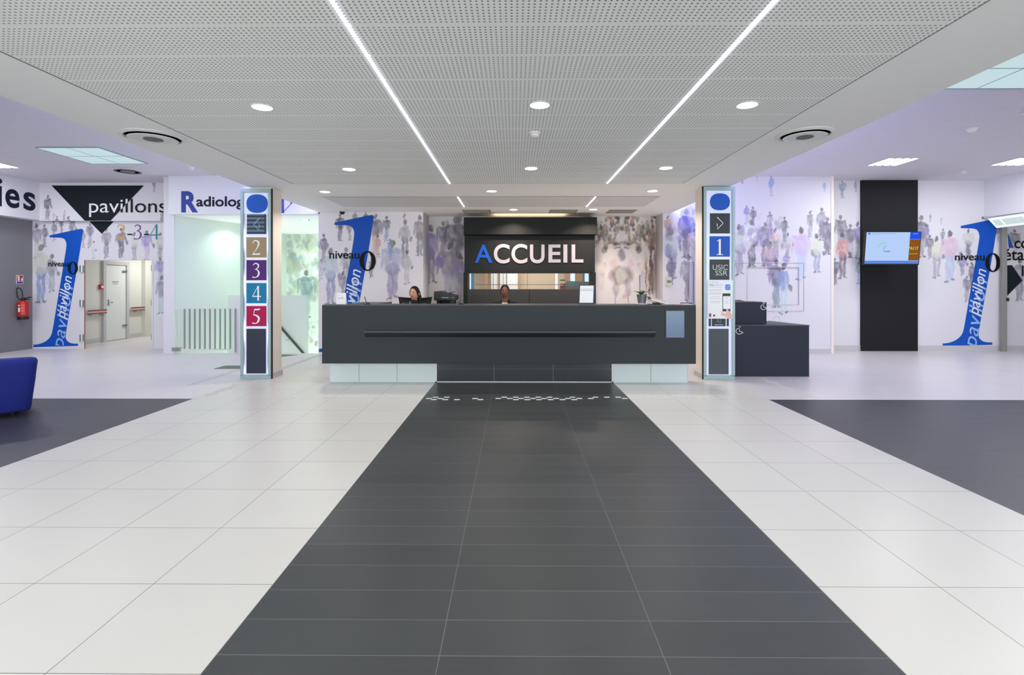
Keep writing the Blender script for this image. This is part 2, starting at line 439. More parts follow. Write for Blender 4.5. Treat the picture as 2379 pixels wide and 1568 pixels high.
# ================================================================== ROOM SHELL
ZC = 3.04; ZS = 3.83
BX0, BX1 = -4.206, 3.40            # dropped ceiling edges
YL = 12.04; YF = 11.30; YM = 11.15; YR1 = 11.33; YR2 = 11.80
XL = -11.2; XR = 10.55
DX0, DX1 = -1.206, 1.5045          # dark runner
CY = 6.80
# floor: one slab cut into fields of tile
fb = MB(); TB = -4.0
def fq(x0, x1, y0, y1, mi):
    fb.mi = mi; fb.quad((x0, y0, 0), (x1, y0, 0), (x1, y1, 0), (x0, y1, 0))
fq(BX0, DX0, TB, CY, 0); fq(DX0, DX1, TB, 7.98, 2); fq(DX1, 3.3045, TB, CY, 1)
fq(BX0, DX0, CY, YF, 0); fq(DX1, 3.3045, CY, YF, 1); fq(DX0, DX1, 7.98, YF, 1)
fq(XL, BX0, TB, CY, 3); fq(3.3045, 14, TB, CY, 3)
fq(XL, BX0, CY, YF, 4); fq(3.3045, 14, CY, 14, 4)
fq(-12.5, -7.42, YF, 18, 4); fq(BX0, 3.3045, YF, 14, 4)
fb.mi = 4; fb.box(-12.6, -7.42, YF, 18, -0.25, -0.001); fb.box(-7.42, BX0, YF - .15, YF, -2.4, -0.001)
struct('floor', fb, [M['floor_l'], M['floor_r'], M['floor_dark'], M['floor_slate'], M['floor_far']])
# ceilings
cb = MB()
cb.mi = 0; cb.box(BX0, BX1, TB, 11.95, ZC + .002, ZS + 0.2)
def cq(x0, x1, y0, y1, mi, z): cb.mi = mi; cb.quad((x0, y0, z), (x1, y0, z), (x1, y1, z), (x0, y1, z))
for (y0, y1) in ((TB, 7.98), (9.19, 10.37)):
    cq(-3.39, 2.57, y0, y1, 1 if y0 < 8 else 3, ZC - .002)
cq(-3.41, -3.39, TB, 7.98, 2, ZC - .001); cq(2.57, 2.582, TB, 7.98, 2, ZC - .001); cq(-3.41, 2.582, 7.98, 7.992, 2, ZC - .001)
cq(-3.41, 2.582, 9.18, 9.19, 2, ZC - .001); cq(-3.41, 2.582, 10.37, 10.38, 2, ZC - .001)
struct('ceiling', cb, [M['ceil'], M['perf'], M['joint'], M['perf_far']])
sc_ = MB()
for (x0, x1) in ((XL - .2, BX0), (BX1, 14.2)): sc_.quad((x0, TB, ZS), (x1, TB, ZS), (x1, 12.5, ZS), (x0, 12.5, ZS))
sc_.box(XL - .2, 14.2, TB, 12.5, ZS + .21, ZS + .3)
struct('ceiling', sc_, M['perf_side'])
# cove led tape on the outer faces of the dropped ceiling
for nm, x, lab in (('cove_led_strip', BX0 - .03, 'blue cove light tape along the left side of the dropped ceiling'), ('cove_led_strip', BX1 + .03, 'blue cove light tape along the right side of the dropped ceiling')):
    o = MB((x, 6, ZC + .06)); o.box(x - .01, x + .01, 4.0, 11.1, ZC + .05, ZC + .07); tag(o.build(nm, M['cove']), lab, 'light strip')
area('cove_left', (BX0 - .06, 8.6, ZC + .12), .08, P_COVE, (.42, .45, 1), (0, R(-125), 0), 5.5)
area('cove_right', (BX1 + .06, 8.6, ZC + .12), .08, P_COVE, (.42, .45, 1), (0, R(125), 0), 5.5)

# ---- left side wall, grey, with white header carrying lettering
struct('wall_left', MB().box(XL - .15, XL, TB, YL, 0, 2.97), M['grey_wall'])
XH = XL + .28
hd = MB(); hd.box(XL - .15, XH, TB, YL, 2.97, ZS); struct('trim_1', hd, M['wall'])
s = thing('lettering_sign', 'dark navy letters ending in ies on the white header above the grey wall', 'lettering', (XH, 11.3, 3.2))
for ch, a, b, z0, z1 in (('i', -14, 5, 500, 0), ('e', 12, 45, 0, 0), ('s', 54, 82, 0, 0)):
    def yy(px): r = ray(px); return XH / r[0] * r[1]
    t = MB(s.location); text(t, ch, fx_(XH + .004), yy(a), yy(b), 3.155, 3.565 if ch != 'i' else 3.75, bold=.02); t.build('letter', M['navy'], s)

# ---- far left wall with opening to the corridor, and header with 'pavillons'
pL = Paint(YL)
g1, g2, g3, pu, pk, bl, tn = (120, 116, 132), (150, 146, 160), (96, 92, 106), (150, 138, 190), (214, 176, 180), (140, 160, 205), (190, 200, 196)
for a in ((86, 520, 600, g2, tn), (95, 565, 705, (205, 205, 190), (110, 135, 190)), (104, 520, 575, g1, g1), (121, 455, 512, g3, g1, 1.1), (120, 590, 680, g2, (150, 160, 180)),
          (126, 512, 560, g1, g2), (143, 505, 545, g1, g1), (168, 505, 560, g1, g2), (209, 516, 576, g1, g2), (193, 535, 575, g2, g2), (217, 560, 600, (216, 216, 222), (190, 196, 214)), (247, 528, 600, (150, 146, 158), g1, 1.1),
          (281, 530, 600, g1, g3, 1.4), (312, 540, 605, (205, 214, 205), g2), (341, 535, 605, pu, (200, 178, 214), 1.5), (372, 540, 610, (200, 200, 190), g2), (372, 596, 665, pu, (170, 176, 200), 1.4),
          (374, 640, 730, g2, (180, 200, 210)), (393, 480, 570, g1, bl), (396, 590, 660, g1, bl), (397, 405, 440, g1, g2), (366, 420, 450, g2, g2), (110, 640, 660, tn, tn),
          (160, 490, 512, pk, g1, 1.6), (135, 495, 515, pk, pk, 1.6), (90, 425, 450, g2, g2)):
    pL.man(*a[:5], **({'w': a[5]} if len(a) > 5 else {}))
ox0, ox1 = wx(188, YL), wx(356, YL); oz = 2.06; xfin = wx(384, YL)
mural_wall('wall_back_left', [(XL, ox0, 0, ZS), (ox0, ox1, oz, ZS), (ox1, xfin + .3, 0, ZS)], YL, pL)
fx0, fx1 = wx(380, YF), wx(405, YF)
pLf = Paint(YF); pLf.sh = list(pL.sh); mural_wall('wall_fin_left', [(fx0, fx1, 0, ZS)], YF, pLf, th=YL - YF - .002)
# header above it (proud of the wall)
mural_wall('trim_2', [(XH, fx0 - .01, wz(230, 513, YL - .12), ZS)], YL - .12, pL, th=.11)
Yh = YL - .125
s = thing('hanging_sign', 'dark green triangle sign reading pavillons 2-3-4 over the corridor opening', 'sign', (wx(235, Yh), Yh, wz(235, 513, Yh)))
def T(Y, *pp): return [(wx(a, Y), wz(a, b, Y)) for a, b in pp]
t = MB(s.location); t.prism(T(Yh, (120, 431), (334, 431), (257, 512.5), (197, 512.5)), 'y', Yh - .004, Yh); t.build('triangle_top', M['green_black'], s)
t = MB(s.location); t.prism(T(YL - .004, (208, 514.5), (264, 514.5), (236.5, 543)), 'y', YL - .008, YL - .003); t.build('triangle_tip', M['green_black'], s)
for sfx, m_, keep in (('w', M['white_vinyl'], 1), ('b', M['black'], -1)):
    t = MB(s.location); ptext(t, 'pavillons', Yh - .007, 207, 386, 462, 504, bold=.0)
    (ax, az), (bx, bz) = T(Yh, (334, 431), (257, 512.5))
    nrm = Vector((bz - az, 0, -(bx - ax))) * keep
    bmesh.ops.bisect_plane(t.bm, geom=t.bm.verts[:] + t.bm.edges[:] + t.bm.faces[:], plane_co=Vector((ax, Yh, az)) - t.off, plane_no=nrm, clear_inner=True)
    t.build('lettering', m_, s, label='white part of the word' if keep > 0 else 'black part of the word')
tan_, vio, tea = mat('ochre_vinyl', (206, 160, 84), .5), mat('violet_vinyl', (110, 74, 130), .5), mat('teal_vinyl', (30, 130, 140), .5)
for d, x, m_ in (('2', 272, tan_), ('3', 311, vio), ('4', 349, tea)):
    t = MB(s.location); digit(t, d, fy(YL - .005), wx(x, YL), wz(x, 556, YL), .345, 1.15); t.build('digit', m_, s)
for x in (296, 335):
    t = MB(s.location); t.box(wx(x, YL), wx(x + 12, YL), YL - .006, YL - .004, wz(x, 546, YL), wz(x, 543, YL)); t.build('dash', M['black'], s)

ONE = [(115.7, 551.4), (115.7, 546.8), (186.7, 531.5), (191, 531.6), (193, 534), (192.8, 538), (181.2, 612.6), (166.6, 695), (152.1, 778), (153, 788.6), (160.7, 796.3), (171.4, 798.4), (181.2, 798.4), (181.2, 803.3),
       (78, 806.4), (78, 800.9), (91.8, 799.4), (107, 793.2), (119.4, 781), (124, 759.6), (139, 668), (154.6, 575.9), (154.6, 563.7), (150, 554.5), (140.8, 552)]
def soften(P, sharp):
    for _ in range(3):
        Q, S = [], set()
        for i, p in enumerate(P):
            if i in sharp: S.add(len(Q)); Q.append(p)
            else:
                a, b = P[i - 1], P[(i + 1) % len(P)]
                Q.append((p[0] * .75 + a[0] * .25, p[1] * .75 + a[1] * .25)); Q.append((p[0] * .75 + b[0] * .25, p[1] * .75 + b[1] * .25))
        P, sharp = Q, S
    return P
ONE = soften(ONE, {0, 1, 12, 13, 14, 15})
def wall_one(Y, x0, y0, sx, sy, label, clip=None, niv=None, zer=None):
    mp = lambda p: (x0 + (p[0] - 115.7) * sx, y0 + (p[1] - 532) * sy)
    s = thing('wall_number', label, 'wall graphic', (wx(x0, Y), Y, wz(x0, y0 + 274 * sy, Y)))
    pts = [mp(p) for p in ONE]
    t = MB(s.location); q = T(Y, *pts); q = [(p[0], max(p[1], .02)) for p in q]
    if clip: q = [(max(p[0], clip), p[1]) for p in q]
    t.prism(q, 'y', Y - .005, Y + .001); t.build('numeral_one', M['blue'], s)
    k = Y / F
    for (a, b, L, H0, H1, m_, nm, bo) in (((150, 815), (176, 655), 150 * sy, 0, 34 * sx, M['pale_vinyl'], 'large_lettering', 0), ((152.5, 742), (170, 643), 101 * sy, 0, 26 * sx, M['white_vinyl'], 'small_lettering', .0)):
        A, B = mp(a), mp(b); ax, az = wx(A[0], Y), wz(A[0], A[1], Y); bx, bz = wx(B[0], Y), wz(B[0], B[1], Y)
        if nm == 'large_lettering': az += .02
        t = MB(s.location); text(t, 'pavillon', fy(Y - (.008 if nm[0] == 'l' else .010)), 0, L * k, -6 * sx * k, (H1 - 2) * k, shear=.25, bold=bo, dirv=(ax, az, math.atan2(bz - az, bx - ax)))
        bmesh.ops.bisect_plane(t.bm, geom=t.bm.verts[:] + t.bm.edges[:] + t.bm.faces[:], plane_co=Vector((0, Y, .08)) - t.off, plane_no=Vector((0, 0, -1)), clear_outer=True)
        t.build(nm, m_, s)
    t = MB(s.location); ptext(t, 'niveau', Y - .012, *niv, bold=.012); t.build('lettering', M['black'], s)
    t = MB(s.location); a, b, c, d = zer; zero(t, fy(Y - .014), wx(a, Y), wx(b, Y), wz(a, d, Y), wz(a, c, Y)); t.build('numeral_zero', M['black'], s)
    return s
wall_one(YL, 115.7, 532, 1, 1, 'large blue numeral 1 on the mural wall beside the corridor opening', niv=(112, 158, 607, 619), zer=(158.5, 182, 608, 637.5))

# ---- corridor behind the opening
cx0, _cy = atz(200, 800); XC = cx0
struct('wall_corridor_left', MB().box(XC - .1, XC, YL + .12, 18, 0, 2.6), M['corr_wall'])
struct('wall_corridor_right', MB().box(ox1 + .9, ox1 + 1.0, YL + .12, 18, 0, 2.6), M['corr_wall'])
struct('wall_corridor_end', MB().box(XC - .1, ox1 + 1, 18, 18.1, 0, 2.6), M['corr_wall'])
struct('ceiling', MB().box(XC - .1, ox1 + 1, YL + .12, 18.1, 2.6, 2.65), M['ceil'])
struct('baseboard_corridor', MB().box(XC, XC + .012, YL + .12, 18, 0, .12), M['base'])
def ycor(px): r = ray(px); return XC / r[0] * r[1]
struct('trim_3', MB().box(XC, XC + .12, ycor(328), ycor(344), 0, 2.6), M['corr_wall'])
area('corridor_light', (XC + 1.1, 14.6, 2.55), .5, 36, (1, 1, .97))
fr = MB()
dy0, dy1 = ycor(242), ycor(290)
dr = MB((XC, dy0, 0)); dr.box(XC + .005, XC + .03, dy0, dy1, .02, 2.0); dr = struct('door_1', dr, M['white_metal'])
t = MB((XC, dy0, 0))
t.box(XC + .002, XC + .06, dy0 - .09, dy0, 0, 2.1); t.box(XC + .002, XC + .06, dy1, dy1 + .09, 0, 2.1); t.box(XC + .002, XC + .06, dy0, dy1, 2.01, 2.1); t.build('door_frame', M['base'], dr)
t = MB((XC, dy0, 0)); t.cyl((XC + .03, dy0 + .1, 1.02), .012, .05, 10, 'x'); t.box(XC + .07, XC + .085, dy0 + .09, dy0 + .2, 1.01, 1.03); t.box(XC + .03, XC + .035, dy0 + .075, dy0 + .125, .95, 1.09); t.build('door_handle', M['chrome'], dr)
for z in (.35, 1.82):
    t = MB((XC, dy0, 0)); t.box(XC + .03, XC + .06, dy1 - .14, dy1 + .01, z, z + .05); t.build('hinge', M['metal'], dr)
t = MB((XC, dy0, 0)); t.box(XC + .031, XC + .034, dy0 + .22, dy0 + .45, 1.55, 1.57); t.box(XC + .031, XC + .034, dy0 + .26, dy0 + .42, 1.5, 1.515); t.build('door_notice', M['ink'], dr)
for a, b, z, lab in ((197, 240, .80, 'red-brown and grey corridor handrail left of the white corridor door'), (299, 356, .81, 'red-brown corridor handrail beyond the white corridor door')):
    y0, y1 = max(ycor(a), YL + .14), ycor(b); h = thing('handrail', lab, 'handrail', (XC, y0, z))
    t = MB(h.location); t.box(XC + .04, XC + .09, y0, y1, z - .055, z + .055); t.build('rail', M['base'], h, bevel=.01)
    t = MB(h.location); t.box(XC + .085, XC + .1, y0, y1, z - .05, z - .025); t.box(XC + .085, XC + .1, y0, y1, z + .02, z + .05); t.build('strip', M['redwood'], h)
    for f in (.2, .8):
        t = MB(h.location); yy_ = y0 + (y1 - y0) * f; t.box(XC, XC + .06, yy_ - .03, yy_ + .03, z - .085, z - .05); t.build('bracket', M['metal'], h)
a = thing('fire_alarm_button', 'small red call point on the corridor wall left of the door', 'alarm button', (XC, ycor(233), 1.45))
t = MB(a.location); t.box(XC, XC + .05, ycor(228.5), ycor(238.5), 1.37, 1.49); t.build('housing', M['red'], a, bevel=.004)
t = MB(a.location); t.box(XC + .05, XC + .055, ycor(231), ycor(236), 1.40, 1.46); t.build('window', M['white_vinyl'], a)
# door leaf post with hinges at the opening
d2 = MB((ox0, YL, 0)); d2.box(ox0, ox0 + .095, YL - .02, YL + .01, 0, oz); d2 = struct('door_2', d2, M['white_metal'])
t = MB((ox0, YL, 0)); t.box(ox0 + .095, ox0 + .112, YL - .02, YL - .015, 0, oz); t.build('seal_strip', M['redwood'], d2)
for z in (.18, .98, 1.78):
    t = MB((ox0, YL, 0)); t.cyl((ox0 + .05, YL - .03, z), .045, .15, 14); t.box(ox0, ox0 + .12, YL - .04, YL - .021, z + .01, z + .14); t.build('hinge', M['metal'], d2)
d3 = MB((ox1, YL, 0)); d3.box(ox1 - .03, ox1, YL - .012, YL + .12, 0, oz); d3 = struct('door_3', d3, M['white_metal'])
for z in (.2, 1.0, 1.8):
    t = MB((ox1, YL, 0)); t.box(ox1 - .045, ox1 - .03, YL - .01, YL + .03, z, z + .14); t.build('hinge', M['metal'], d3)

# ---- stair hall behind the Radiologie header
hx1 = wx(740, YM); hz = 3.0
s_ = MB(); s_.box(fx1 - .03, hx1 + .02, YM, YM + .2, hz, ZS); struct('trim_4', s_, M['wall'])
struct('trim_5', MB().box(fx1 - .25, fx1 - .001, YM, YF - .001, 0, ZS), M['wall']) if False else None
struct('ceiling', MB().box(fx1, hx1 + .3, YM + .2, 16, hz, hz + .05), M['ceil'])
dgx, dgy = wx(560, 12.9), 12.9
g = MB(); g.prism([(fx1 + .001, YF + .02), (dgx, dgy), (dgx, dgy + .1), (fx1 - .1, YF + .1)], 'z', -2.4, hz); struct('wall_stair_left', g, M['green_lit_hall'])
pS = Paint(15.6, (216, 226, 216))  # wallpaper ground carries the same green light tint
pal = [(150, 165, 150), (120, 135, 125), (190, 200, 170), (170, 185, 180), (235, 240, 232), (150, 170, 180), (200, 180, 170)]
pS.crowd(600, 745, 548, 625, 150, 3, pal, .8, (4, 11)); pS.crowd(640, 745, 620, 690, 60, 4, pal + [(240, 244, 238)] * 4, .8, (6, 15))
pS.man(712, 625, 740, (120, 145, 150), (150, 175, 175), 1.6); pS.crowd(712, 745, 740, 800, 14, 5, pal, .9, (3, 7)); pS.ell(722, 792, 5, 5, (200, 150, 140), .8)
mural_wall('wall_stair_back', [(dgx - .1, hx1 + .6, -2.4, hz)], 15.6, pS, step=.017)
struct('wall_stair_right', MB().box(hx1 + .05, hx1 + .15, YM + .2, 15.6, -2.4, hz), M['green_lit_hall'])
struct('wall_stair_left_far', MB().box(dgx - .15, dgx - .05, dgy + .1, 15.6, -2.4, hz), M['green_lit_hall'])
px1 = wx(712, 12.3)
struct('trim_6', MB().box(dgx, px1, 12.3, 12.42, -2.4, wz(690, 686, 12.3)), M['green_lit_hall'])
struct('trim_7', MB().box(wx(549, YF) + .0, wx(575, YF), YF + .0, YF + .12, -2.4, wz(555, 690, YF)), M['wall'])
h = thing('handrail', 'dark stair handrail sloping down on the pale parapet wall', 'handrail', (wx(655, 12.2), 12.2, .7))
A = Vector((wx(640, 12.22), 12.22, wz(640, 746, 12.22))); B = Vector((wx(712, 12.22), 12.22, wz(712, 829, 12.22)))
t = MB(h.location); t.tube([A, B, B + (B - A) * .5], .028, 10); t.build('rail', mat('dark_green_rail', (60, 74, 64), .5), h, smooth=True)
pm = A + (B - A) * .42; t = MB(h.location); t.tube([pm, pm + Vector((0, .0, -.09)), pm + Vector((-.08, .07, -.1))], .008, 6); t.build('bracket', M['metal'], h)
s = thing('stair_gate', 'white metal railing with vertical bars in front of the stairwell', 'railing', (wx(411, YF - .05), YF - .05, 0))
gx0, gx1 = wx(420, YF), wx(549, YF); gy = YF - .04
t = MB(s.location); t.box(gx0 - .1, gx1, gy - .012, gy + .012, .96, .985); t.build('top_rail', M['white_metal'], s)
t = MB(s.location); t.box(gx0, gx1, gy - .012, gy + .012, .07, .1); t.build('bottom_rail', M['white_metal'], s)
for i in range(12):
    x = gx0 + (gx1 - gx0) * i / 11
    t = MB(s.location); t.box(x - .009, x + .009, gy - .02, gy + .02, .02 if i in (0, 11) else .09, .97); t.build('bar', M['metal'] if i else M['white_metal'], s)
t = MB(s.location); t.tube([(gx0 - .12, gy, .985), (gx0 - .1, gy, .1), (gx0 - .1, gy, 0)], .014, 8); t.build('post', M['white_metal'], s)
t = MB(s.location); t.box(gx0 - .14, gx0 + .02, gy - .05, gy + .03, .05, .13); t.build('foot_bracket', M['metal'], s)
# lettering 'Radiologie' and blue triangle mark
s = thing('lettering_sign', 'Radiologie lettering with a large blue R on the white header over the stair hall', 'lettering', (wx(421, YM), YM, wz(421, 493, YM)))
navy2 = mat('blue_lettering', (30, 50, 140), .5)
t = MB(s.location); ptext(t, 'R', YM - .005, 421, 460, 444, 493.5, bold=.04); t.build('initial', navy2, s)
t = MB(s.location); ptext(t, 'adiologie', YM - .005, 456, 592, 456, 487, bold=.022); t.build('lettering', M['navy'], s)
s = thing('wall_emblem', 'blue outlined triangle mark on the white header right of the left totem', 'sign', (wx(640, YM), YM, wz(640, 495, YM)))
t = MB(s.location); k = YM / F
for pp in ([(657, 440, 6 * k), (657, 495, 6 * k)], [(657, 494, 1.6 * k), (697, 452, 1.6 * k)], [(676.5, 440, 4.5 * k), (676.5, 474, 3 * k)]): t.ribbon([(wx(a, YM), wz(a, b, YM), c) for a, b, c in pp], fy(YM - .004), False)
t.build('outline', mat('violet_blue_vinyl', (72, 74, 150), .5), s)
# exit sign
s = thing('exit_sign', 'green emergency exit sign hanging under the header of the stair hall', 'exit sign', (wx(708, 12.0), 12.0, hz))
t = MB(s.location); t.box(wx(698, 12), wx(719, 12), 11.99, 12.01, wz(708, 513, 12), wz(708, 503, 12)); t.build('panel', mat('green_backlit_panel', (40, 170, 140), .3, emit=.8, ecol=(60, 190, 170)), s)
t = MB(s.location)
for a, b in ((699.5, 703), (706, 709), (713.5, 717)): t.box(wx(a, 12), wx(b, 12), 11.985, 11.989, wz(708, 511.5, 12), wz(708, 504.5, 12))
t.build('pictogram', M['white_vinyl'], s)
t = MB(s.location); t.box(wx(701, 12), wx(716, 12), 11.97, 12.03, hz - .06, hz); t.build('lamp_housing', mat('bright_green_lamp', (180, 255, 225), .3, emit=2.0, ecol=(150, 255, 215)), s)

# ---- middle wall left of the recess
xm1 = wx(983, YM); xr1 = wx(1540, YR1)
YB = 11.9
pM = Paint(YM, (234, 231, 236))
for a in ((790, 497, 560, g3, g1, 1.3), (812, 515, 560, g2, g2), (752, 545, 610, g1, g2, 1.3), (768, 575, 708, (190, 205, 215), (130, 130, 175)), (803, 575, 660, (175, 172, 176), g2), (797, 630, 700, g2, g2),
          (825, 492, 530, g1, g1), (850, 492, 530, g1, g1), (873, 495, 595, g1, (205, 180, 180), 1.2), (898, 500, 562, g1, bl), (940, 512, 600, (178, 176, 186), g1, 1.1), (940, 495, 515, g1, g1),
          (975, 500, 595, (150, 146, 150), g1, 1.2), (912, 555, 695, (172, 176, 208), (140, 134, 176), 1.6), (945, 582, 660, (190, 186, 190), (190, 186, 196)), (907, 555, 605, bl, bl), (862, 600, 645, g1, g3, .9),
          (745, 600, 650, (200, 200, 214), (190, 190, 205)), (878, 545, 600, (210, 150, 150), (200, 180, 180), .6)):
    pM.man(*a[:5], **({'w': a[5]} if len(a) > 5 else {}))
mural_wall('wall_middle', [(hx1, xm1, 0, ZC + .01)], YM, pM, th=YB - YM)
wall_one(YM, 777.2, 500, 1.18, 1.158, 'large blue numeral 1 on the mural wall behind the reception counter', clip=hx1 + .01, niv=(765, 835, 583, 601), zer=(835.5, 873.5, 583, 629.5))
# recess back wall with a hole for the glazed window of the sign block
pB = Paint(YB, (222, 218, 220))
for a in ((1002, 520, 660, pu, g1, .8), (1030, 512, 600, g1, g2, 1.5), (1060, 500, 640, g3, g1, 1.8), (1045, 560, 710, (140, 134, 150), (170, 168, 186), 1.8), (1070, 590, 705, (150, 140, 180), g2, 1.5), (1066, 495, 540, g1, g1, 1.2)):
    pB.man(*a[:5], **({'w': a[5]} if len(a) > 5 else {}))
pB.ell(1021, 609, 13, 15, (130, 110, 180), .8)
pB.crowd(1030, 1078, 520, 600, 16, 9, [g1, g2, g3, (225, 222, 226)], .5, (6, 13))
warm = [(150, 136, 128), (120, 108, 104), (190, 176, 164), (225, 214, 204), (235, 226, 218), (140, 130, 136), (206, 170, 160)]
rg = random.Random(11)
warm += [(92, 80, 78), (124, 128, 112), (104, 92, 100), (238, 230, 220)]
for i in range(210):                                   # crowd mirrored about the middle figure
    dx = rg.uniform(2, 100); y = rg.uniform(500, 578) if i < 170 else rg.uniform(560, 640); q = rg.uniform(3, 8)
    if y > 575 and dx < 30: continue
    cc = rg.choice(warm if y < 575 else warm[2:5] + [(190, 186, 200)]); e = rg.uniform(.8, 1.8)
    for sg in (-1, 1): pB.ell(1445 + sg * dx, y, q * .8, q * e, cc, .75, .25)
for sg in (-1, 1):
    pB.ell(1445 + sg * 22, 585, 9, 14, (236, 224, 214), .8); pB.ell(1445 + sg * 40, 580, 7, 10, (110, 96, 92), .8); pB.ell(1445 + sg * 58, 600, 14, 26, (230, 218, 210), .7)
    pB.ell(1445 + sg * 50, 650, 10, 26, (196, 190, 204), .6); pB.ell(1445 + sg * 20, 612, 8, 10, (222, 186, 176), .7); pB.ell(1445 + sg * 15, 695, 1.6, 26, (150, 142, 156), .8)
    pB.ell(1445 + sg * 14, 672, 8, 20, (168, 160, 172), .7)
    pB.ell(1445 + sg * 75, 640, 12, 40, (128, 118, 140), .7); pB.ell(1445 + sg * 88, 560, 10, 60, (100, 92, 88), .6)
for i in range(26):
    pB.ell(rg.uniform(1498, 1537), rg.uniform(520, 660), rg.uniform(1, 3), rg.uniform(18, 45), rg.choice([(120, 96, 80), (96, 80, 78), (196, 170, 140), (110, 96, 120)]), .7, .3, rg.uniform(-.05, .05))
pB.ell(1445, 571, 38, 3, (238, 230, 222), .9); pB.ell(1445, 565, 34, 4, (110, 98, 96), .6)
pB.ell(1445, 592, 9, 14, (140, 130, 142), .9); pB.ell(1443, 640, 29, 22, (140, 122, 124), .9); pB.ell(1443, 640, 13, 18, (206, 208, 196), .95, .3); pB.ell(1452, 688, 6, 6, (216, 160, 150), .7)
bxa, bxb = wx(1083, YB), wx(1380, YB); wz0, wz1 = 1.38, 1.74
hxa, hxb = bxa + .03, bxb - .03
mural_wall('wall_recess', [(xm1 - .02, hxa, 0, ZC + .01), (hxb, xr1 + .05, 0, ZC + .01), (hxa, hxb, 0, 1.25), (hxa, hxb, 1.95, ZC + .01)], YB, pB)

# ---- right wall (crowd + shutter), runs from the recess to x 1930
pR = Paint(YR1)
for a in ((1552, 500, 560, (205, 150, 150), g1, 1.2), (1560, 530, 650, (190, 200, 205), (120, 120, 160), 1.5), (1595, 485, 600, (90, 90, 170), g1, 1.4), (1580, 540, 580, pu, g3), (1612, 530, 610, (205, 180, 200), g2, 1.5), (1600, 590, 700, g2, g1, 1.5), (1560, 600, 660, g1, g1, 1.6),
          (1735, 475, 520, (150, 130, 190), (170, 170, 200)), (1750, 480, 530, g1, g2), (1747, 508, 622, (238, 236, 240), (66, 60, 74), 1.35), (1778, 512, 620, (120, 116, 140), (110, 100, 130), 1.5), (1788, 490, 545, g1, pu),
          (1800, 530, 610, (225, 200, 190), g1, 1.5), (1822, 505, 560, g3, g1, 1.4), (1830, 540, 600, (200, 210, 200), g2, 1.2), (1718, 520, 640, (205, 214, 205), g2, 1.3), (1861, 527, 650, (206, 184, 220), (190, 205, 235), 1.5),
          (1897, 543, 635, (215, 222, 196), (150, 150, 180), 1.1), (1882, 490, 550, g2, g2), (1908, 480, 560, g2, g1), (1922, 502, 592, g1, g3, 1.4), (1805, 600, 716, (110, 104, 130), (120, 140, 150), 1.2), (1820, 610, 730, bl, (190, 214, 224), .8),
          (1826, 590, 625, (160, 140, 200), (160, 140, 200), 1.9), (1790, 560, 640, (225, 196, 190), (150, 130, 170), 1.6), (1792, 408, 455, bl, (160, 180, 225), 1.0), (1915, 425, 445, bl, bl, 1.4), (1760, 400, 420, pu, bl), (1725, 400, 425, pu, pu, 1.5)):
    pR.man(*a[:5], **({'w': a[5]} if len(a) > 5 else {}))
pR.crowd(1720, 1835, 505, 600, 55, 21, [g1, g2, (235, 232, 238), (220, 196, 190), (176, 160, 200), (200, 208, 204)], .55, (5, 11))
pR.crowd(1545, 1625, 480, 600, 40, 22, [g1, g2, (110, 106, 170), (220, 190, 190), (190, 190, 215)], .5, (6, 12))
xr2 = wx(1930, YR1)
sx0, sx1, sz0, sz1 = wx(1735, YR1), wx(1857, YR1), wz(1796, 709, YR1), wz(1796, 620, YR1)
mural_wall('wall_right_front', [(xr1, sx0, 0, ZS), (sx0, sx1, 0, sz0), (sx0, sx1, sz1, ZS), (sx1, xr2, 0, ZS)], YR1, pR, th=YB - YR1)
so = mural_wall('window_1', [(sx0, sx1, sz0, sz1)], YR1 + .02, pR, th=.02)
t = MB(); fw = .035
ax0, ax1, az0, az1 = wx(1690, YR1), wx(1868, YR1), wz(1796, 723, YR1), wz(1796, 610, YR1)
for q in ((ax0, ax1, az1 - .012, az1), (ax0, ax1, az0, az0 + .012), (ax0, ax0 + .012, az0 + .0121, az1 - .0121), (ax1 - .012, ax1, az0 + .0121, az1 - .0121)): t.box(q[0], q[1], YR1 - .012, YR1 + .0005, q[2], q[3])
for q in ((sx0, sx1, sz1 - .012, sz1), (sx0, sx1, sz0, sz0 + .012), (sx0, sx0 + .012, sz0 + .0121, sz1 - .0121), (sx1 - .012, sx1, sz0 + .0121, sz1 - .0121)): t.box(q[0], q[1], YR1 - .006, YR1 + .0195, q[2], q[3])
t.build('window_frame', M['base'], so)
# narrow tall frame near the column
t = MB(); struct('baseboard_right', MB().box(xr1 + .1, xr2 + .001, YR1 - .012, YR1, 0, .1), M['base'])
struct('trim_8', MB().box(xr2, xr2 + .055, YR1 - .02, YR2, 0, ZS), M['beige'])
s = thing('service_hatch', 'tall grey cupboard door outline on the mural wall beside the right column', 'cupboard door', (wx(1605, YR1), YR1, 1.0))
t = MB(s.location); t.box(wx(1601, YR1), wx(1628, YR1), YR1 - .02, YR1 - .002, 0.02, wz(1605, 609, YR1)); t.build('door_panel', mat('lilac_grey_panel', (186, 184, 204), .6), s)
t = MB(s.location); t.box(wx(1609, YR1), wx(1612, YR1), YR1 - .03, YR1 - .02, .02, wz(1605, 609, YR1)); t.build('edge_trim', mat('grey_violet_trim', (120, 118, 150), .5), s)
s = thing('thermostat', 'small beige wall thermostat with a grey display on the mural wall', 'thermostat', (wx(1553, YR1), YR1, 1.6))
t = MB(s.location); t.box(wx(1546, YR1), wx(1560, YR1), YR1 - .035, YR1, wz(1553, 666, YR1), wz(1553, 643, YR1)); t.build('housing', mat('beige_plastic', (205, 200, 190), .5), s, bevel=.01)
t = MB(s.location); t.box(wx(1548.5, YR1), wx(1558, YR1), YR1 - .038, YR1 - .035, wz(1553, 657, YR1), wz(1553, 651, YR1)); t.build('display', mat('grey_green_display', (100, 112, 108), .3), s)

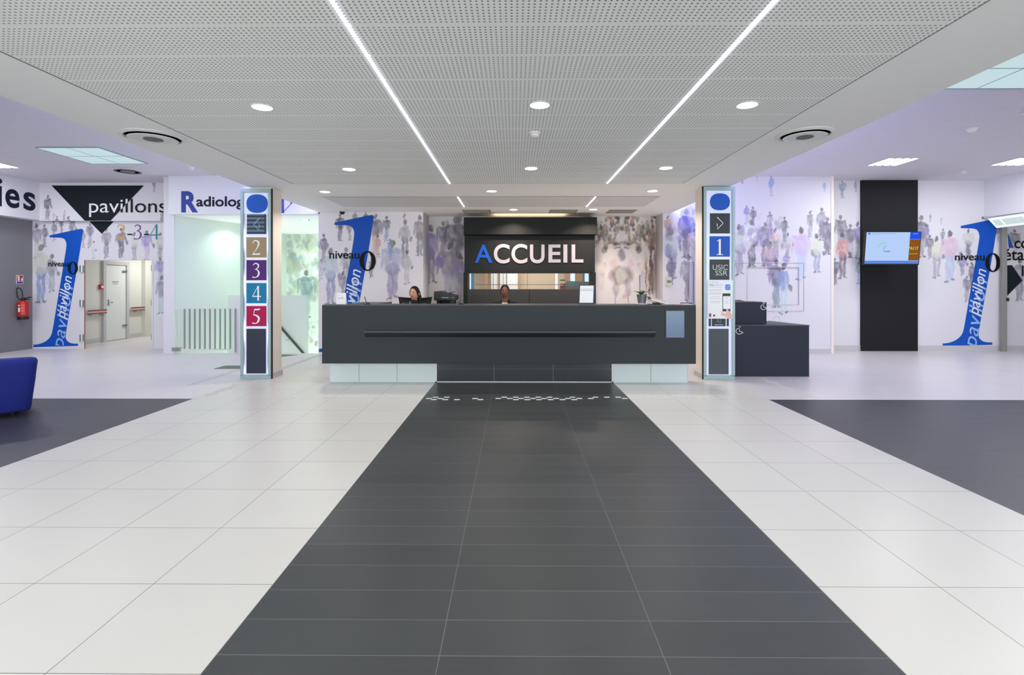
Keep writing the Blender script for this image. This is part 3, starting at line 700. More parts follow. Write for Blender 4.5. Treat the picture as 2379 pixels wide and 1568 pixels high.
# ---- far right wall with numeral, black panel, tv
pQ = Paint(YR2)
for a in ((1957, 418, 462, bl, (150, 165, 190), 1.7), (1988, 418, 445, g2, g2), (1953, 498, 580, g1, g2, 1.4), (1975, 520, 600, g1, (190, 190, 210), 1.5), (1957, 540, 648, (214, 150, 150), (110, 90, 110), 1.0), (1940, 600, 660, (110, 112, 136), g1, 1.8), (1994, 515, 600, pu, g2),
          (1996, 600, 660, (130, 160, 170), bl), (2141, 500, 600, g1, g2, 1.3), (2152, 520, 575, pu, g2), (2175, 548, 645, (222, 224, 196), (160, 156, 176), 1.1), (2190, 530, 570, g2, g1), (2206, 535, 655, (216, 184, 205), (176, 190, 225), 1.5), (2160, 545, 600, g1, g2, 1.4),
          (2235, 590, 640, pu, g2, 1.9), (2250, 530, 600, (200, 204, 196), g1, 1.6), (2246, 640, 700, (140, 130, 150), g2, 1.2), (2258, 610, 670, g1, g3), (2187, 505, 520, bl, bl), (2162, 495, 515, g2, g2), (2318, 525, 560, g1, g2), (2358, 530, 600, (120, 120, 120), (200, 190, 180), 1.6), (2368, 600, 700, g2, g1, 1.3)):
    pQ.man(*a[:5], **({'w': a[5]} if len(a) > 5 else {}))
mural_wall('wall_right_back', [(xr2 + .055, 13.6, 0, 2.94), (xr2 + .055, XR + .1, 2.94, ZS)], YR2, pQ)
struct('baseboard_back', MB().box(xr2 + .06, 13.6, YR2 - .012, YR2, 0, .12), M['base'])
struct('trim_9', MB().box(XR, XR + .4, TB, YR2, 2.94, ZS), M['wall'])
struct('ceiling', MB().box(XR + .4, 14.2, TB, YR2 + .2, 2.94, 3.0), M['ceil'])
struct('wall_right', MB().box(13.6, 13.8, TB, YR2, 0, 3.0), M['wall'])
bp0, bp1 = wx(1999.5, 11.78), wx(2132.5, 11.74)
tag(MB((bp0, 11.74, 0)).box(bp0, bp1, 11.74, YR2 - .0, 0, ZS - .002).build('wall_panel', M['black_panel']), 'tall black panel on the far right wall carrying the television', 'wall panel')
wall_one(YR2, 2232, 509, 1.115, 1.075, 'large blue numeral 1 on the far right wall beside the grey post', niv=(2219, 2288, 589, 605), zer=(2288, 2323, 588, 632))
YP = 11.70
tag(MB((wx(2332, YP), YP, 0)).box(wx(2328, YP), wx(2340, YP), YP, YP + .05, 0, 2.94).build('glazing_post', mat('grey_aluminium_post', (150, 150, 144), .5, .3)), 'grey aluminium post of the glass partition at the right edge', 'post')
s = thing('glass_partition', 'clear glass pane right of the grey post at the right edge', 'glass partition', (wx(2339, YP), YP + .05, 0))
t = MB(s.location); t.box(wx(2339, YP), 13.6, YP + .02, YP + .03, 0.02, 2.93); t.build('pane', M['glass'], s)
t = MB(s.location); t.box(wx(2338, YP), wx(2342, YP), YP - .03, YP + .05, wz(2340, 700, YP), wz(2340, 692, YP)); t.build('handle', M['dark_gap'], s)
Yt = YR2 - .006
s = thing('wall_direction_sign', 'dark triangle and black words co, eta, l on the wall behind the glass partition', 'sign', (wx(2350, Yt), Yt, 1.5))
t = MB(s.location); t.prism(T(Yt, (2336, 616), (2351, 616), (2375, 651.5), (2336, 691)), 'y', Yt - .003, Yt); t.build('triangle', M['green_black'], s)
t = MB(s.location); ptext(t, 'co', Yt - .006, 2357, 2390, 559, 577, bold=.01); ptext(t, 'éta', Yt - .006, 2333, 2379, 578, 605, bold=.01); ptext(t, 'l', Yt - .006, 2374, 2378, 617, 641, bold=.01); t.build('lettering', M['black'], s)
t = MB(s.location); t.prism(T(Yt, (2341, 542), (2355, 576), (2344, 576)), 'y', Yt - .003, Yt); t.build('blue_mark', M['blue'], s)

# ================================================================== LAMPS AND CEILING FIXTURES
def led(px0, lab, y0, y1, X):
    tag(MB((X, y0, ZC)).box(X - .0105, X + .0105, y0, y1, ZC - .008, ZC - .001).build('led_strip', M['led']), lab, 'light strip', None)
led(0, 'long white light line in the perforated ceiling, the left one', TB, 7.97, -.99); led(0, 'long white light line in the perforated ceiling, the right one', TB, 7.97, 1.415)
led(0, 'short white light line over the reception, the left one', 9.2, 10.36, -1.0); led(0, 'short white light line over the reception, the right one', 9.2, 10.36, 1.43)
area('led_l', (-.99, 2, ZC - .02), 0.03, 10, (.93, .92, 1), (0, 0, 0), 11); area('led_r', (1.415, 2, ZC - .02), 0.03, 10, (.93, .92, 1), (0, 0, 0), 11)
area('led_s', (-1.0, 9.78, ZC - .02), .03, 3, (.93, .92, 1), (0, 0, 0), 1.1); area('led_t', (1.43, 9.78, ZC - .02), .03, 3, (.93, .92, 1), (0, 0, 0), 1.1)

def downlight(x, y, z, lab, warm=False, group=None, p=None, col=None):
    s = thing('downlight', lab, 'ceiling light', (x, y, z), group)
    t = MB(s.location); t.lathe((x, y, z), [(.082, -.001), (.085, -.008), (.1, -.006), (.102, 0)], 28); t.build('trim_ring', M['white_metal'], s, smooth=True)
    t = MB(s.location); t.cyl((x, y, z - .009), .08, .006, 28); t.build('lens', M['lamp_warm'] if warm else M['lamp'], s)
    area('downlight_beam', (x, y, z - .02), .15, p or P_DOWN, col or ((1, .84, .66) if warm else (1, 1, .98)), spread=R(130))
names1 = ('nearest row of ceiling downlights, the left one', 'nearest row of ceiling downlights, the middle one', 'nearest row of ceiling downlights, the right one')
for (px, py), lab in zip(((609, 248), (1254, 243), (1736, 243)), ('round ceiling downlight, left of the nearest row of three', 'round ceiling downlight, middle of the nearest row of three', 'round ceiling downlight, right of the nearest row of three')):
    x, y = atz(px, py, ZC); downlight(x, y, ZC, lab)
for (px, py), lab in zip(((811, 392.5), (1234, 390.5), (1547, 389.5)), ('round downlight near the far edge of the perforated ceiling, the left one', 'round downlight near the far edge of the perforated ceiling, the middle one', 'round downlight near the far edge of the perforated ceiling, the right one')):
    x, y = atz(px, py, ZC); downlight(x, y, ZC, lab)
for (px, py), lab in zip(((755, 445), (1142, 443.5), (1516, 443)), ('warm downlight above the counter in the plain ceiling band, the left one', 'warm downlight above the counter in the plain ceiling band, the middle one', 'warm downlight above the counter in the plain ceiling band, the right one')):
    x, y = atz(px, py, ZC); downlight(x, y, ZC, lab, True, p=15, col=(1, .9, .78))
for (px, py), lab in zip(((1193, 486.5), (1378, 486)), ('warm downlight above the black reception sign', 'warm downlight beside the top right corner of the black reception sign')):
    x, y = atz(px, py, ZC); downlight(x, y, ZC, lab, True, p=36, col=(1, .82, .68))
for yb in (2.1, -.4):
    for x in (-2.2, .2, 2.0): downlight(x, yb, ZC, 'round ceiling downlight behind the viewer', p=P_DOWN, group='ceiling downlights behind the viewer')
for (px, py), lab in zip(((553, 513.5), (726, 539)), ('small downlight in the stair hall left of the left totem', 'small downlight in the stair hall right of the left totem')):
    x, y = atz(px, py, hz); downlight(x, y, hz, lab, p=8, col=(.80, 1, .86))

def air_diffuser(px, py, z, r, lab):
    x, y = atz(px, py, z); s = thing('air_diffuser', lab, 'air vent', (x, y, z))
    t = MB(s.location); t.lathe((x, y, z), [(r, 0), (r, -.006), (r * .86, -.02), (r * .84, -.004)], 40); t.build('outer_ring', M['white_metal'], s, smooth=True)
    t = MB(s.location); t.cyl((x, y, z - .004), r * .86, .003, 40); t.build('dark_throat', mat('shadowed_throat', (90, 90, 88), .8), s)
    t = MB(s.location); t.lathe((x, y, z), [(r * .76, -.03), (r * .74, -.036), (r * .3, -.008), (.02, -.006)], 40); t.build('inner_cone', M['white_metal'], s, smooth=True)
    t = MB(s.location); t.lathe((x, y, z), [(r * .3, -.0362), (r * .26, -.039)], 24); t.build('centre_shade_disc', mat('dark_centre_grey', (110, 108, 104), .7), s)  # dark disc stands in for the shaded hollow of the cone
air_diffuser(356, 317, ZC, .30, 'round white air diffuser in the ceiling border on the left')
air_diffuser(1870, 311.5, ZC, .27, 'round white air diffuser in the ceiling border on the right')
def detector(px, py, z, r, lab, m=None):
    x, y = atz(px, py, z); s = thing('smoke_detector', lab, 'smoke detector', (x, y, z))
    t = MB(s.location); t.lathe((x, y, z), [(r, 0), (r, -.015), (r * .9, -.02)], 24); t.build('base', m or M['plastic_white'], s, smooth=True)
    t = MB(s.location); t.lathe((x, y, z), [(r * .7, -.02), (r * .75, -.04), (r * .5, -.052), (.01, -.055)], 24); t.build('sensor_head', m or M['plastic_white'], s, smooth=True)
detector(1242, 308, ZC, .062, 'white smoke detector in the perforated ceiling near the centre')
detector(444, 389, ZS, .06, 'small detector on the left side ceiling above the stair hall')
detector(2258, 299, ZS, .07, 'small detector on the right side ceiling between the lamps')
detector(2237, 399, ZS, .07, 'small detector on the right side ceiling near the far wall')
s = thing('security_camera', 'dark dome security camera under the ceiling left of the middle blue numeral', 'camera', atz(795, 487.5, ZC) + (ZC,))
x, y, z = s.location; t = MB(s.location); t.lathe((x, y, z), [(.06, 0), (.06, -.04)], 20); t.build('mount', M['plastic_white'], s, smooth=True)
t = MB(s.location); t.lathe((x, y, z), [(.055, -.04), (.05, -.07), (.03, -.092), (.005, -.098)], 20); t.build('dome', M['plastic_black'], s, smooth=True)
for px, py, lab in ((1108, 491, 'grey rectangular vent in the ceiling over the left end of the black sign'), (1308, 491, 'grey rectangular vent in the ceiling over the middle of the black sign'), (1443, 491, 'grey rectangular vent in the ceiling right of the black sign')):
    x, y = atz(px, py, ZC); s = thing('ceiling_vent', lab, 'air vent', (x, y, ZC), )
    t = MB(s.location); t.box(x - .29, x + .29, y - .26, y + .26, ZC - .006, ZC - .001); t.build('frame', mat('grey_vent', (150, 146, 140), .6), s)
    t = MB(s.location)
    for i in range(9): t.box(x - .26, x + .26, y - .22 + i * .052, y - .2 + i * .052, ZC - .012, ZC - .006)
    t.build('louvre', mat('grey_vent_slat', (165, 160, 152), .6), s)
# luminous ceiling panels
def skypanel(x0, x1, y0, y1, lab):
    s = thing('ceiling_light_panel', lab, 'ceiling light', ((x0 + x1) / 2, (y0 + y1) / 2, ZS))
    t = MB(s.location); t.box(x0, x1, y0, y1, ZS - .01, ZS - .004); t.build('diffuser', M['skypanel'], s)
    t = MB(s.location); xm, ym = (x0 + x1) / 2, (y0 + y1) / 2
    for q in ((xm - .005, xm + .005, y0, y1), (x0, x1, ym - .006, ym + .006), (x0 - .02, x0, y0, y1), (x1, x1 + .02, y0, y1), (x0, x1, y0 - .02, y0), (x0, x1, y1, y1 + .02)): t.box(q[0], q[1], q[2], q[3], ZS - .013, ZS - .003)
    t.build('frame_bars', M['skyline'], s)
    area('panel_beam', (xm, ym, ZS - .03), x1 - x0, P_SIDE * .6, (.86, .95, 1), (0, 0, 0), y1 - y0)
ya, yb = atz(160, 342, ZS)[1], atz(270, 379, ZS)[1]; skypanel(-8.14, -7.08, ya, yb, 'pale blue luminous panel in the left side ceiling')
yb = atz(2290, 203, ZS)[1]; skypanel(4.93, 6.03, yb - 1.15, yb, 'pale blue luminous panel at the top right of the side ceiling')
def quadtube(x0, y0, lab, group=None):
    s = thing('fluorescent_light', lab, 'ceiling light', (x0 + .3, y0 + .3, ZS), group)
    t = MB(s.location); t.box(x0, x0 + .62, y0, y0 + .62, ZS - .012, ZS - .003); t.build('tray', M['white_metal'], s)
    for i in range(4):
        t = MB(s.location); xx = x0 + .035 + i * .148; t.box(xx, xx + .085, y0 + .03, y0 + .59, ZS - .02, ZS - .012); t.build('tube_light', M['tube'], s)
    area('tube_beam', (x0 + .31, y0 + .31, ZS - .04), .55, P_SIDE, (.93, .95, 1), (0, 0, 0), .55)
Ya = atz(2075, 383.5, ZS)[1] - .62
quadtube(6.88, Ya, 'four-tube ceiling light above the black wall panel')
quadtube(9.27, Ya, 'four-tube ceiling light at the right edge above the far right numeral')
quadtube(6.9, atz(2370, 264, ZS)[1] - .62, 'four-tube ceiling light at the right edge nearer the viewer')
quadtube(-10.45, atz(10, 389, ZS)[1] - .62, 'four-tube ceiling light at the left edge')
for xx in (-9.5, -6.5): quadtube(xx, 5.0, 'four-tube ceiling light added outside the view to brighten the left hall', 'four-tube lights added outside the view on the left')  # unseen lamps added to brighten the left side hall
x, y = atz(297, 397, ZS); s = thing('square_air_diffuser', 'square swirl air diffuser in the left side ceiling', 'air vent', (x, y, ZS))
t = MB(s.location); t.box(x - .3, x + .3, y - .3, y + .3, ZS - .012, ZS - .003); t.build('plate', M['white_metal'], s)
t = MB(s.location); t.lathe((x, y, ZS), [(.24, -.012), (.24, -.02), (.2, -.02), (.2, -.012)], 30); t.lathe((x, y, ZS), [(.13, -.012), (.13, -.022), (.05, -.022)], 24); t.build('swirl_rings', mat('grey_swirl', (120, 118, 124), .6), s)

# ================================================================== COLUMNS AND TOTEMS
YT = 8.22
def column(x0, x1, lab):
    c = MB((x0, YT + .05, 0)); c.box(x0, x1, YT + .05, 8.62, 0, ZC); c = c.build('column', M['beige']); tag(c, lab, 'column')
    t = MB((x0, YT + .05, 0)); t.box(x0 - .015, x1 + .015, YT + .06, 8.635, 0, .08); t.build('base_trim', M['base'], c)
YT = 8.22
lx0, lx1 = wx(558, YT), wx(631, YT); rx0, rx1 = wx(1634.5, YT), wx(1708, YT)
column(lx0 + .03, wx(631.5, YT + .05), 'beige column behind the left numbered totem'); column(wx(1633.5, YT + .05), rx1 - .05, 'beige column behind the right totem with the poster')
led_m = glow('totem_led_edge', (226, 228, 255), 1.6); nt = led_m.node_tree; n = N(led_m)
q, vec = n.xyz(); e = [x for x in nt.nodes if x.type == 'EMISSION'][0]
nt.links.new(n.m('MULTIPLY_ADD', n.m('POWER', n.m('ABSOLUTE', n.m('SINE', n.m('ADD', n.m('MULTIPLY', q[2], 4.3), n.m('MULTIPLY', q[0], 9.0)))), 4.0), 1.6, 0.5), e.inputs[1])
def totem(x0p, x1p, top, bot, side, label, tiles):
    x0, x1 = wx(x0p, YT), wx(x1p, YT); pm = (x0p + x1p) / 2
    Z = lambda py: wz(pm, py, YT); X = lambda px: wx(px, YT)
    s = thing('information_totem', label, 'totem', ((x0 + x1) / 2, YT + .05, 0))
    z1 = Z(top); f = .045
    t = MB(s.location)
    t.box(x0, x1, YT, YT + .048, 0, .045 + .02); t.box(x0, x1, YT, YT + .048, z1 - .06, z1); t.box(x0, x0 + f, YT, YT + .048, .05, z1 - .05); t.box(x1 - f, x1, YT, YT + .048, .05, z1 - .05)
    t.build('frame', M['frame_green'], s, bevel=.003)
    t = MB(s.location); xx = x1 if side > 0 else x0 - .012; t.box(xx, xx + .012, YT + .01, YT + .048, 0, z1 + .003); t.build('gap_shade_strip', M['dark_gap'], s)  # dark strip stands in for the shaded gap between totem and column
    t = MB(s.location); t.box(x0 + f, x1 - f, YT + .03, YT + .047, .06, z1 - .055); t.build('lightbox', M['acrylic'], s)
    for xa in (x0 + f, x1 - f - .018):
        t = MB(s.location); t.box(xa, xa + .018, YT + .024, YT + .0295, .08, Z(495)); t.build('led_edge', led_m if side > 0 else M['acrylic'], s)
    return s, X, Z
tot, X, Z = totem(558, 629, 438, 880, 1, 'tall lit totem left of the counter with coloured squares numbered 2, 3, 4 and 5', None)
ft = YT + .02
def sq(s, a, b, c, d, m, nm, X, Z, y0=None): t = MB(s.location); y = y0 or ft; t.box(X(a), X(b), y, y + .009, Z(d), Z(c)); return t.build(nm, m, s)
def disc(s, a, b, c, d, X, Z):
    t = MB(s.location); cx, cz, rx, rz = (X(a) + X(b)) / 2, (Z(c) + Z(d)) / 2, (X(b) - X(a)) / 2, (Z(c) - Z(d)) / 2
    pts = []
    for i in range(40):
        u = 2 * math.pi * i / 40; e = .85
        pts.append((cx + rx * math.copysign(abs(math.cos(u)) ** e, math.cos(u)), cz + rz * math.copysign(abs(math.sin(u)) ** e, math.sin(u))))
    t.prism(pts, 'y', ft, ft + .009); t.build('blue_disc', M['blue_tile'], s)
disc(tot, 571, 620, 451, 494, X, Z)
film = dict(t=mat('tan_film', (160, 138, 104), .35, spec=.2), v=mat('violet_film', (78, 30, 108), .35, spec=.2), c=mat('cyan_film', (0, 122, 164), .35, spec=.2), r=mat('crimson_film', (172, 4, 72), .35, spec=.2), k=mat('dark_film', (44, 50, 66), .3, spec=.25), s=mat('blue_grey_film', (98, 120, 138), .35, spec=.2), d=mat('stripe_reflection', (44, 58, 72), .35, spec=.2))
sq(tot, 572, 616, 497, 543.5, film['s'], 'arrow_square', X, Z)
t = MB(tot.location)
for i in range(5):
    y = 500 + i * 9.6; t.box(X(572), X(616), ft - .001, ft + .0, Z(y + 4.2), Z(y))
t.box(X(613), X(617), ft - .0015, ft, Z(543), Z(497)); t.build('reflection_stripes', film['d'], tot)  # dark bands painted on the film in place of a striped reflection
t = MB(tot.location); k = YT / F
t.ribbon([(X(601), Z(507), .011), (X(588), Z(521), .011), (X(600.5), Z(535), .011), (X(601), Z(521), .011)], fy(ft - .003), smooth=False); t.build('arrow', M['pale_vinyl'], tot)
for d, py, c in (('2', 551, 't'), ('3', 604, 'v'), ('4', 657.5, 'c'), ('5', 711, 'r')):
    o = sq(tot, 571, 617, py, py + 47, film[c], 'number_square', X, Z)
    t = MB((0, 0, 0)); t.off = Vector(tot.location); digit(t, d, fy(ft - .003), X(585), Z(py + 41), .235, 1.05)
    dd = t.build('digit', M['white_vinyl'], tot); dd.parent = o; dd.location = (0, 0, 0)
sq(tot, 571, 616, 764, 868, film['k'], 'dark_panel', X, Z)
# right totem
tot2, X, Z = totem(1635, 1708, 433, 881, -1, 'tall totem right of the counter with blue square 1, USIC SSR and a poster', None)
disc(tot2, 1651, 1697, 448.5, 488, X, Z)
dk = mat('dark_green_grey_film', (44, 56, 60), .3, spec=.25)
sq(tot2, 1651, 1697, 495, 542, dk, 'arrow_square', X, Z)
t = MB(tot2.location); t.ribbon([(X(1667), Z(504), .012), (X(1681), Z(518), .012), (X(1668), Z(532), .012), (X(1667), Z(519), .012)], fy(ft - .003), smooth=False); t.build('arrow', M['white_vinyl'], tot2)
o = sq(tot2, 1650, 1697, 548.5, 596, M['blue_tile'], 'number_square', X, Z)
t = MB(tot2.location); digit(t, '1', fy(ft - .003), X(1664), Z(592), .25, 1.0); dd = t.build('digit', M['white_vinyl'], tot2); dd.parent = o; dd.location = (0, 0, 0)
sq(tot2, 1650, 1696, 602.5, 650, dk, 'text_square', X, Z)
t = MB(tot2.location); ptext(t, 'USIC', ft - .003, 1656, 1691, 615, 627); ptext(t, 'SSR', ft - .003, 1662, 1690, 628.5, 640); t.build('lettering', mat('grey_white_print', (196, 200, 204), .5), tot2)
sq(tot2, 1648, 1653, 734, 758, dk, 'text_square', X, Z); sq(tot2, 1655.5, 1687, 734, 758, dk, 'text_square', X, Z); sq(tot2, 1690, 1694.5, 734, 758, dk, 'text_square', X, Z)
t = MB(tot2.location); t.ribbon([(X(1666), Z(742), .006), (X(1672), Z(750), .006)], fy(ft - .003), False); t.ribbon([(X(1672), Z(742), .006), (X(1665), Z(750), .006)], fy(ft - .003), False); t.ribbon([(X(1676), Z(741), .006), (X(1676), Z(749), .006), (X(1671), Z(748.5), .006)], fy(ft - .003), False)
t.box(X(1661), X(1681), ft - .003, ft - .002, Z(755.5), Z(753.5)); t.build('pictogram', mat('grey_print', (150, 156, 166), .5), tot2)
sq(tot2, 1648, 1694, 764, 870, mat('grey_panel_film', (72, 78, 86), .3, spec=.25), 'dark_panel', X, Z)
# poster
ps = thing('poster', 'white paper poster with a hand holding a phone taped on the right totem', 'poster', (X(1672), YT - .003, Z(740)))
def pb(nm, m, *rs, y=None):
    t = MB(ps.location)
    for a, b, c, d in rs: t.box(X(a), X(b), (y or YT - .006), YT - .0045, Z(d), Z(c))
    return t.build(nm, m, ps)
t = MB(ps.location); t.prism([(X(1643.5), Z(740)), (X(1701), Z(740.5)), (X(1702.5), Z(651)), (X(1645), Z(650.5))], 'y', YT - .0045, YT - .001); t.build('sheet', M['paper'], ps)
t = MB(ps.location); text(t, 'CANCER', fy(YT - .0055), X(1648), X(1670), Z(657.5), Z(654)); text(t, 'DROITS', fy(YT - .0055), X(1660), X(1680), Z(664), Z(660.5)); t.build('title_blue', M['pale_vinyl'], ps)
t = MB(ps.location); text(t, 'MES', fy(YT - .0055), X(1648), X(1658), Z(664), Z(660.5)); t.build('title_black', M['black'], ps)
pb('text_lines', mat('pale_ink', (176, 182, 192), .6), *[(1648, 1676, a, a + .8) for a in (666.5, 673, 675.5, 680, 682.5)], *[(1650, 1673, a, a + .7) for a in (689, 693.5, 700, 702.5)])
t = MB(ps.location); pts = [(X(1690.5) + .041 * math.copysign(abs(math.cos(u)) ** .4, math.cos(u)), Z(667.3) + .045 * math.copysign(abs(math.sin(u)) ** .4, math.sin(u))) for u in [2 * math.pi * i / 32 for i in range(32)]]
t.prism(pts, 'y', YT - .006, YT - .0046); t.build('app_icon', mat('sky_blue_print', (60, 130, 225), .5), ps)
pb('app_icon_detail', M['pale_vinyl'], (1686.5, 1689, 665, 667.5), (1691, 1694.5, 663.5, 667), (1686, 1695, 669.5, 671), y=YT - .007)
pb('phone_body', M['plastic_black'], (1678.3, 1696.5, 681.5, 723.5), y=YT - .0065)
pb('phone_screen', M['white_vinyl'], (1679.6, 1696, 688, 717.5), y=YT - .0075)
pb('phone_detail', M['pale_vinyl'], (1684, 1691, 700, 701), (1683.5, 1692, 704, 705), (1686, 1688.5, 691, 693.5), (1686, 1688, 710.5, 712), y=YT - .008)
t = MB(ps.location); t.prism([(X(a), Z(b)) for a, b in ((1674, 722), (1681, 727), (1686, 728), (1687, 718), (1690, 717), (1693, 722), (1698, 727), (1701, 733), (1701, 740), (1690, 740), (1688, 736), (1682, 734), (1674, 731), (1675, 728), (1681, 729), (1674, 725))], 'y', YT - .0085, YT - .0076); t.build('printed_hand', mat('print_skin_tone', (226, 184, 176), .6), ps)
pb('footer_marks', mat('red_dark_print', (150, 70, 80), .6), (1647, 1652, 728, 736)); pb('footer_marks', mat('violet_print', (60, 50, 120), .6), (1656.5, 1661, 731, 735))

# ================================================================== RECEPTION COUNTER
YC = 7.7
kx0, kx1 = wx(748, YC), wx(1617, YC); kz0, kz1 = wz(1190, 845, YC), wz(1190, 711.5, YC)
ctr = thing('reception_counter', 'long dark slate reception counter with a white glass and dark tiled plinth', 'counter', ((kx0 + kx1) / 2, YC, 0))
t = MB(ctr.location); t.box(kx0, kx1, YC, YC + .06, kz0, kz1); t.box(kx0, kx0 + .06, YC + .06, 8.15, kz0, kz1 - .001); t.box(kx1 - .06, kx1, YC + .06, 8.15, kz0, kz1 - .001); t.box(kx0 + .06, kx1 - .06, YC + .06, 8.15, kz0, kz0 + .04); t.build('front_body', M['slate'], ctr, bevel=.003)
t = MB(ctr.location); t.box(kx0 + .0, kx1, YC + .0, 8.15, kz1, kz1 + .022); t.build('worktop', M['slate_top'], ctr, bevel=.003)
sdc = thing('side_counter', 'dark side worktop running back from the left end of the reception counter', 'counter', (kx0 + .24, 9.0, 0))
t = MB(sdc.location); t.prism([(kx0, 8.152), (-2.35, 8.152), (-2.33, 9.85), (kx0, 9.85)], 'z', kz1 - .045, kz1 - .01); t.build('side_worktop', M['slate_top'], sdc)
t = MB(sdc.location); t.box(kx0, kx0 + .06, 8.16, 9.85, 0, kz1 - .046); t.build('side_panel', M['slate'], sdc)
t = MB(sdc.location); t.box(-2.38, -2.33, 9.83, 9.9, kz1 - .06, kz1 - .008); t.build('worktop_end', M['black_panel'], sdc)
lx0_, lx1_ = wx(850, YC), wx(1520, YC); lz0, lz1 = wz(1190, 783, YC), wz(1190, 769, YC)
t = MB(ctr.location); t.prism([(YC + .001, lz1), (YC - .09, lz1), (YC - .09, lz1 - .025), (YC - .02, lz0), (YC + .001, lz0)], 'x', lx0_, lx1_); t.build('front_ledge', M['slate'], ctr)
t = MB(ctr.location); t.box(lx0_, lx1_, YC - .095, YC - .0905, lz1 - .006, lz1 + .001); t.build('ledge_edge', mat('pale_ledge_line', (96, 102, 104), .35, .3), ctr)  # narrow paler line along the front edge of the ledge
a0, a1, b0, b1 = wx(1545, YC), wx(1591, YC), wz(1568, 786, YC), wz(1568, 720, YC)
t = MB(ctr.location); t.box(a0, a1, YC - .012, YC, b0, b1); f = t.build('display_frame', M['plastic_black'], ctr)
t = MB(ctr.location); t.box(a0 + .014, a1 - .014, YC - .015, YC - .0121, b0 + .014, b1 - .014); g = t.build('display_glass', mat('blue_grey_display_glass', (96, 120, 150), .15), ctr); g.parent = f; g.location = (0, 0, 0)
YK = 7.97; pz = kz0 + .01
def pl(a, b, m, nm, z0=0, z1=None, dy=0): t = MB(ctr.location); t.box(wx(a, YK), wx(b, YK), YK - dy, YK + .04, z0, z1 or pz); return t.build(nm, m, ctr)
for a, b in ((767, 833.5), (834.5, 922), (923, 1011.5), (1425, 1511.5), (1512.5, 1597.5)): pl(a, b, M['white_glass'], 'plinth_glass')
for a, b in ((1015, 1147.3), (1148.7, 1284.6), (1286, 1421)): pl(a, b, M['dark_tile'], 'plinth_tile', .012)
pl(1011.5, 1015, M['white_line'], 'plinth_trim', 0, pz, .006); pl(1421, 1424.5, M['white_line'], 'plinth_trim', 0, pz, .006); pl(1011.5, 1424.5, M['white_line'], 'plinth_trim', 0, .013, .006)
pl(765.5, 767, M['metal'], 'plinth_trim', 0, pz, .003); pl(1597.5, 1599, M['metal'], 'plinth_trim', 0, pz, .003)
t = MB(ctr.location)
for a in (833.5, 922, 1147.3, 1284.6, 1511.5): t.box(wx(a, YK), wx(a + 1.2, YK), YK + .002, YK + .03, 0, pz)
t.build('plinth_joint', M['joint'], ctr)
t = MB(ctr.location); z = wz(1200, 857, YK); t.box(wx(1015, YK), wx(1421, YK), YK - .002, YK, z - .002, z + .002); t.build('tile_joint', mat('grey_joint_line', (96, 106, 112), .6), ctr)
t = MB(ctr.location); t.box(kx0 + .1, wx(766, YK), YC + .3, 8.9, 0, kz0) if False else t.box(wx(768, YK), wx(1596, YK), YK + .04, 8.14, 0, kz0); t.build('plinth_core', M['dark_tile'], ctr)

# accessible desk right of the right totem
YD = 8.5; dx0, dx1 = 3.47, wx(1880, YD); dzt = wz(1800, 755, YD)
dk_ = thing('accessible_desk', 'low charcoal blue desk with a white wheelchair symbol right of the totem', 'desk', ((dx0 + dx1) / 2, YD, 0))
t = MB(dk_.location); t.prism([(dx0, YD), (dx1, YD), (wx(1790, 9.45), 9.45), (dx0, 9.45)], 'z', .0, dzt - .02); t.build('body', M['desk'], dk_, bevel=.004)
t = MB(dk_.location); t.prism([(dx0, YD - .004), (dx1 + .004, YD - .004), (wx(1790, 9.45), 9.46), (dx0, 9.46)], 'z', dzt - .019, dzt); t.build('desk_top', M['slate_top'], dk_)
def pmr(par, Y, px, py, s):
    t = MB(par.location); x, z = wx(px, Y), wz(px, py, Y); k = s * Y / F
    ring = [(x + 3.2 * k * math.cos(u) + 2 * k, z + 3.2 * k * math.sin(u) + 17 * k, 1.4 * k) for u in [2 * math.pi * i / 20 for i in range(21)]]
    t.ribbon(ring, fy(Y - .003), False)
    arc = [(x + 10 * k * math.cos(u), z + 1 * k + 9.5 * k * math.sin(u), 1.7 * k) for u in [R(100) + R(235) * i / 24 for i in range(25)]]
    t.ribbon(arc, fy(Y - .003), False)
    t.ribbon([(x + 1 * k, z + 10 * k, 1.8 * k), (x + 1 * k, z + 0 * k, 1.8 * k), (x + 8 * k, z - .2 * k, 1.8 * k), (x + 13 * k, z - 6 * k, 1.8 * k)], fy(Y - .003), False)
    return t.build('wheelchair_symbol', M['white_vinyl'], par)
pmr(dk_, YD, 1717, 770, .72)
YU = 8.76; ux1 = wx(1781, YU); uzt = wz(1740, 702, YU)
up = thing('desk_screen_box', 'upper charcoal box with a wheelchair symbol standing on the low accessible desk', 'counter box', ((dx0 + ux1) / 2, YU, dzt))
t = MB(up.location); t.box(dx0 + .0, ux1, YU, YU + .5, dzt + .001, uzt); t.build('body', M['desk'], up, bevel=.003)
t = MB(up.location); t.prism([(YU, uzt), (YU + .35, uzt + .03), (YU + .35, uzt)], 'x', dx0 + .1, wx(1740, YU)); t.build('lid', M['plastic_black'], up)
pmr(up, YU, 1773.5, 714, .62)
s = thing('wire_hoop', 'thin wire hoop standing on the low accessible desk', 'cable', (wx(1804, 8.9), 8.9, dzt))
pts = [(wx(1804, 8.9) + .062 * math.cos(u) * (1.0), 8.9, dzt + .004 + .115 * math.sin(u)) for u in [math.pi * i / 16 for i in range(17)]]
t = MB(s.location); t.tube(pts, .0028, 6); t.build('wire', M['steel'], s)

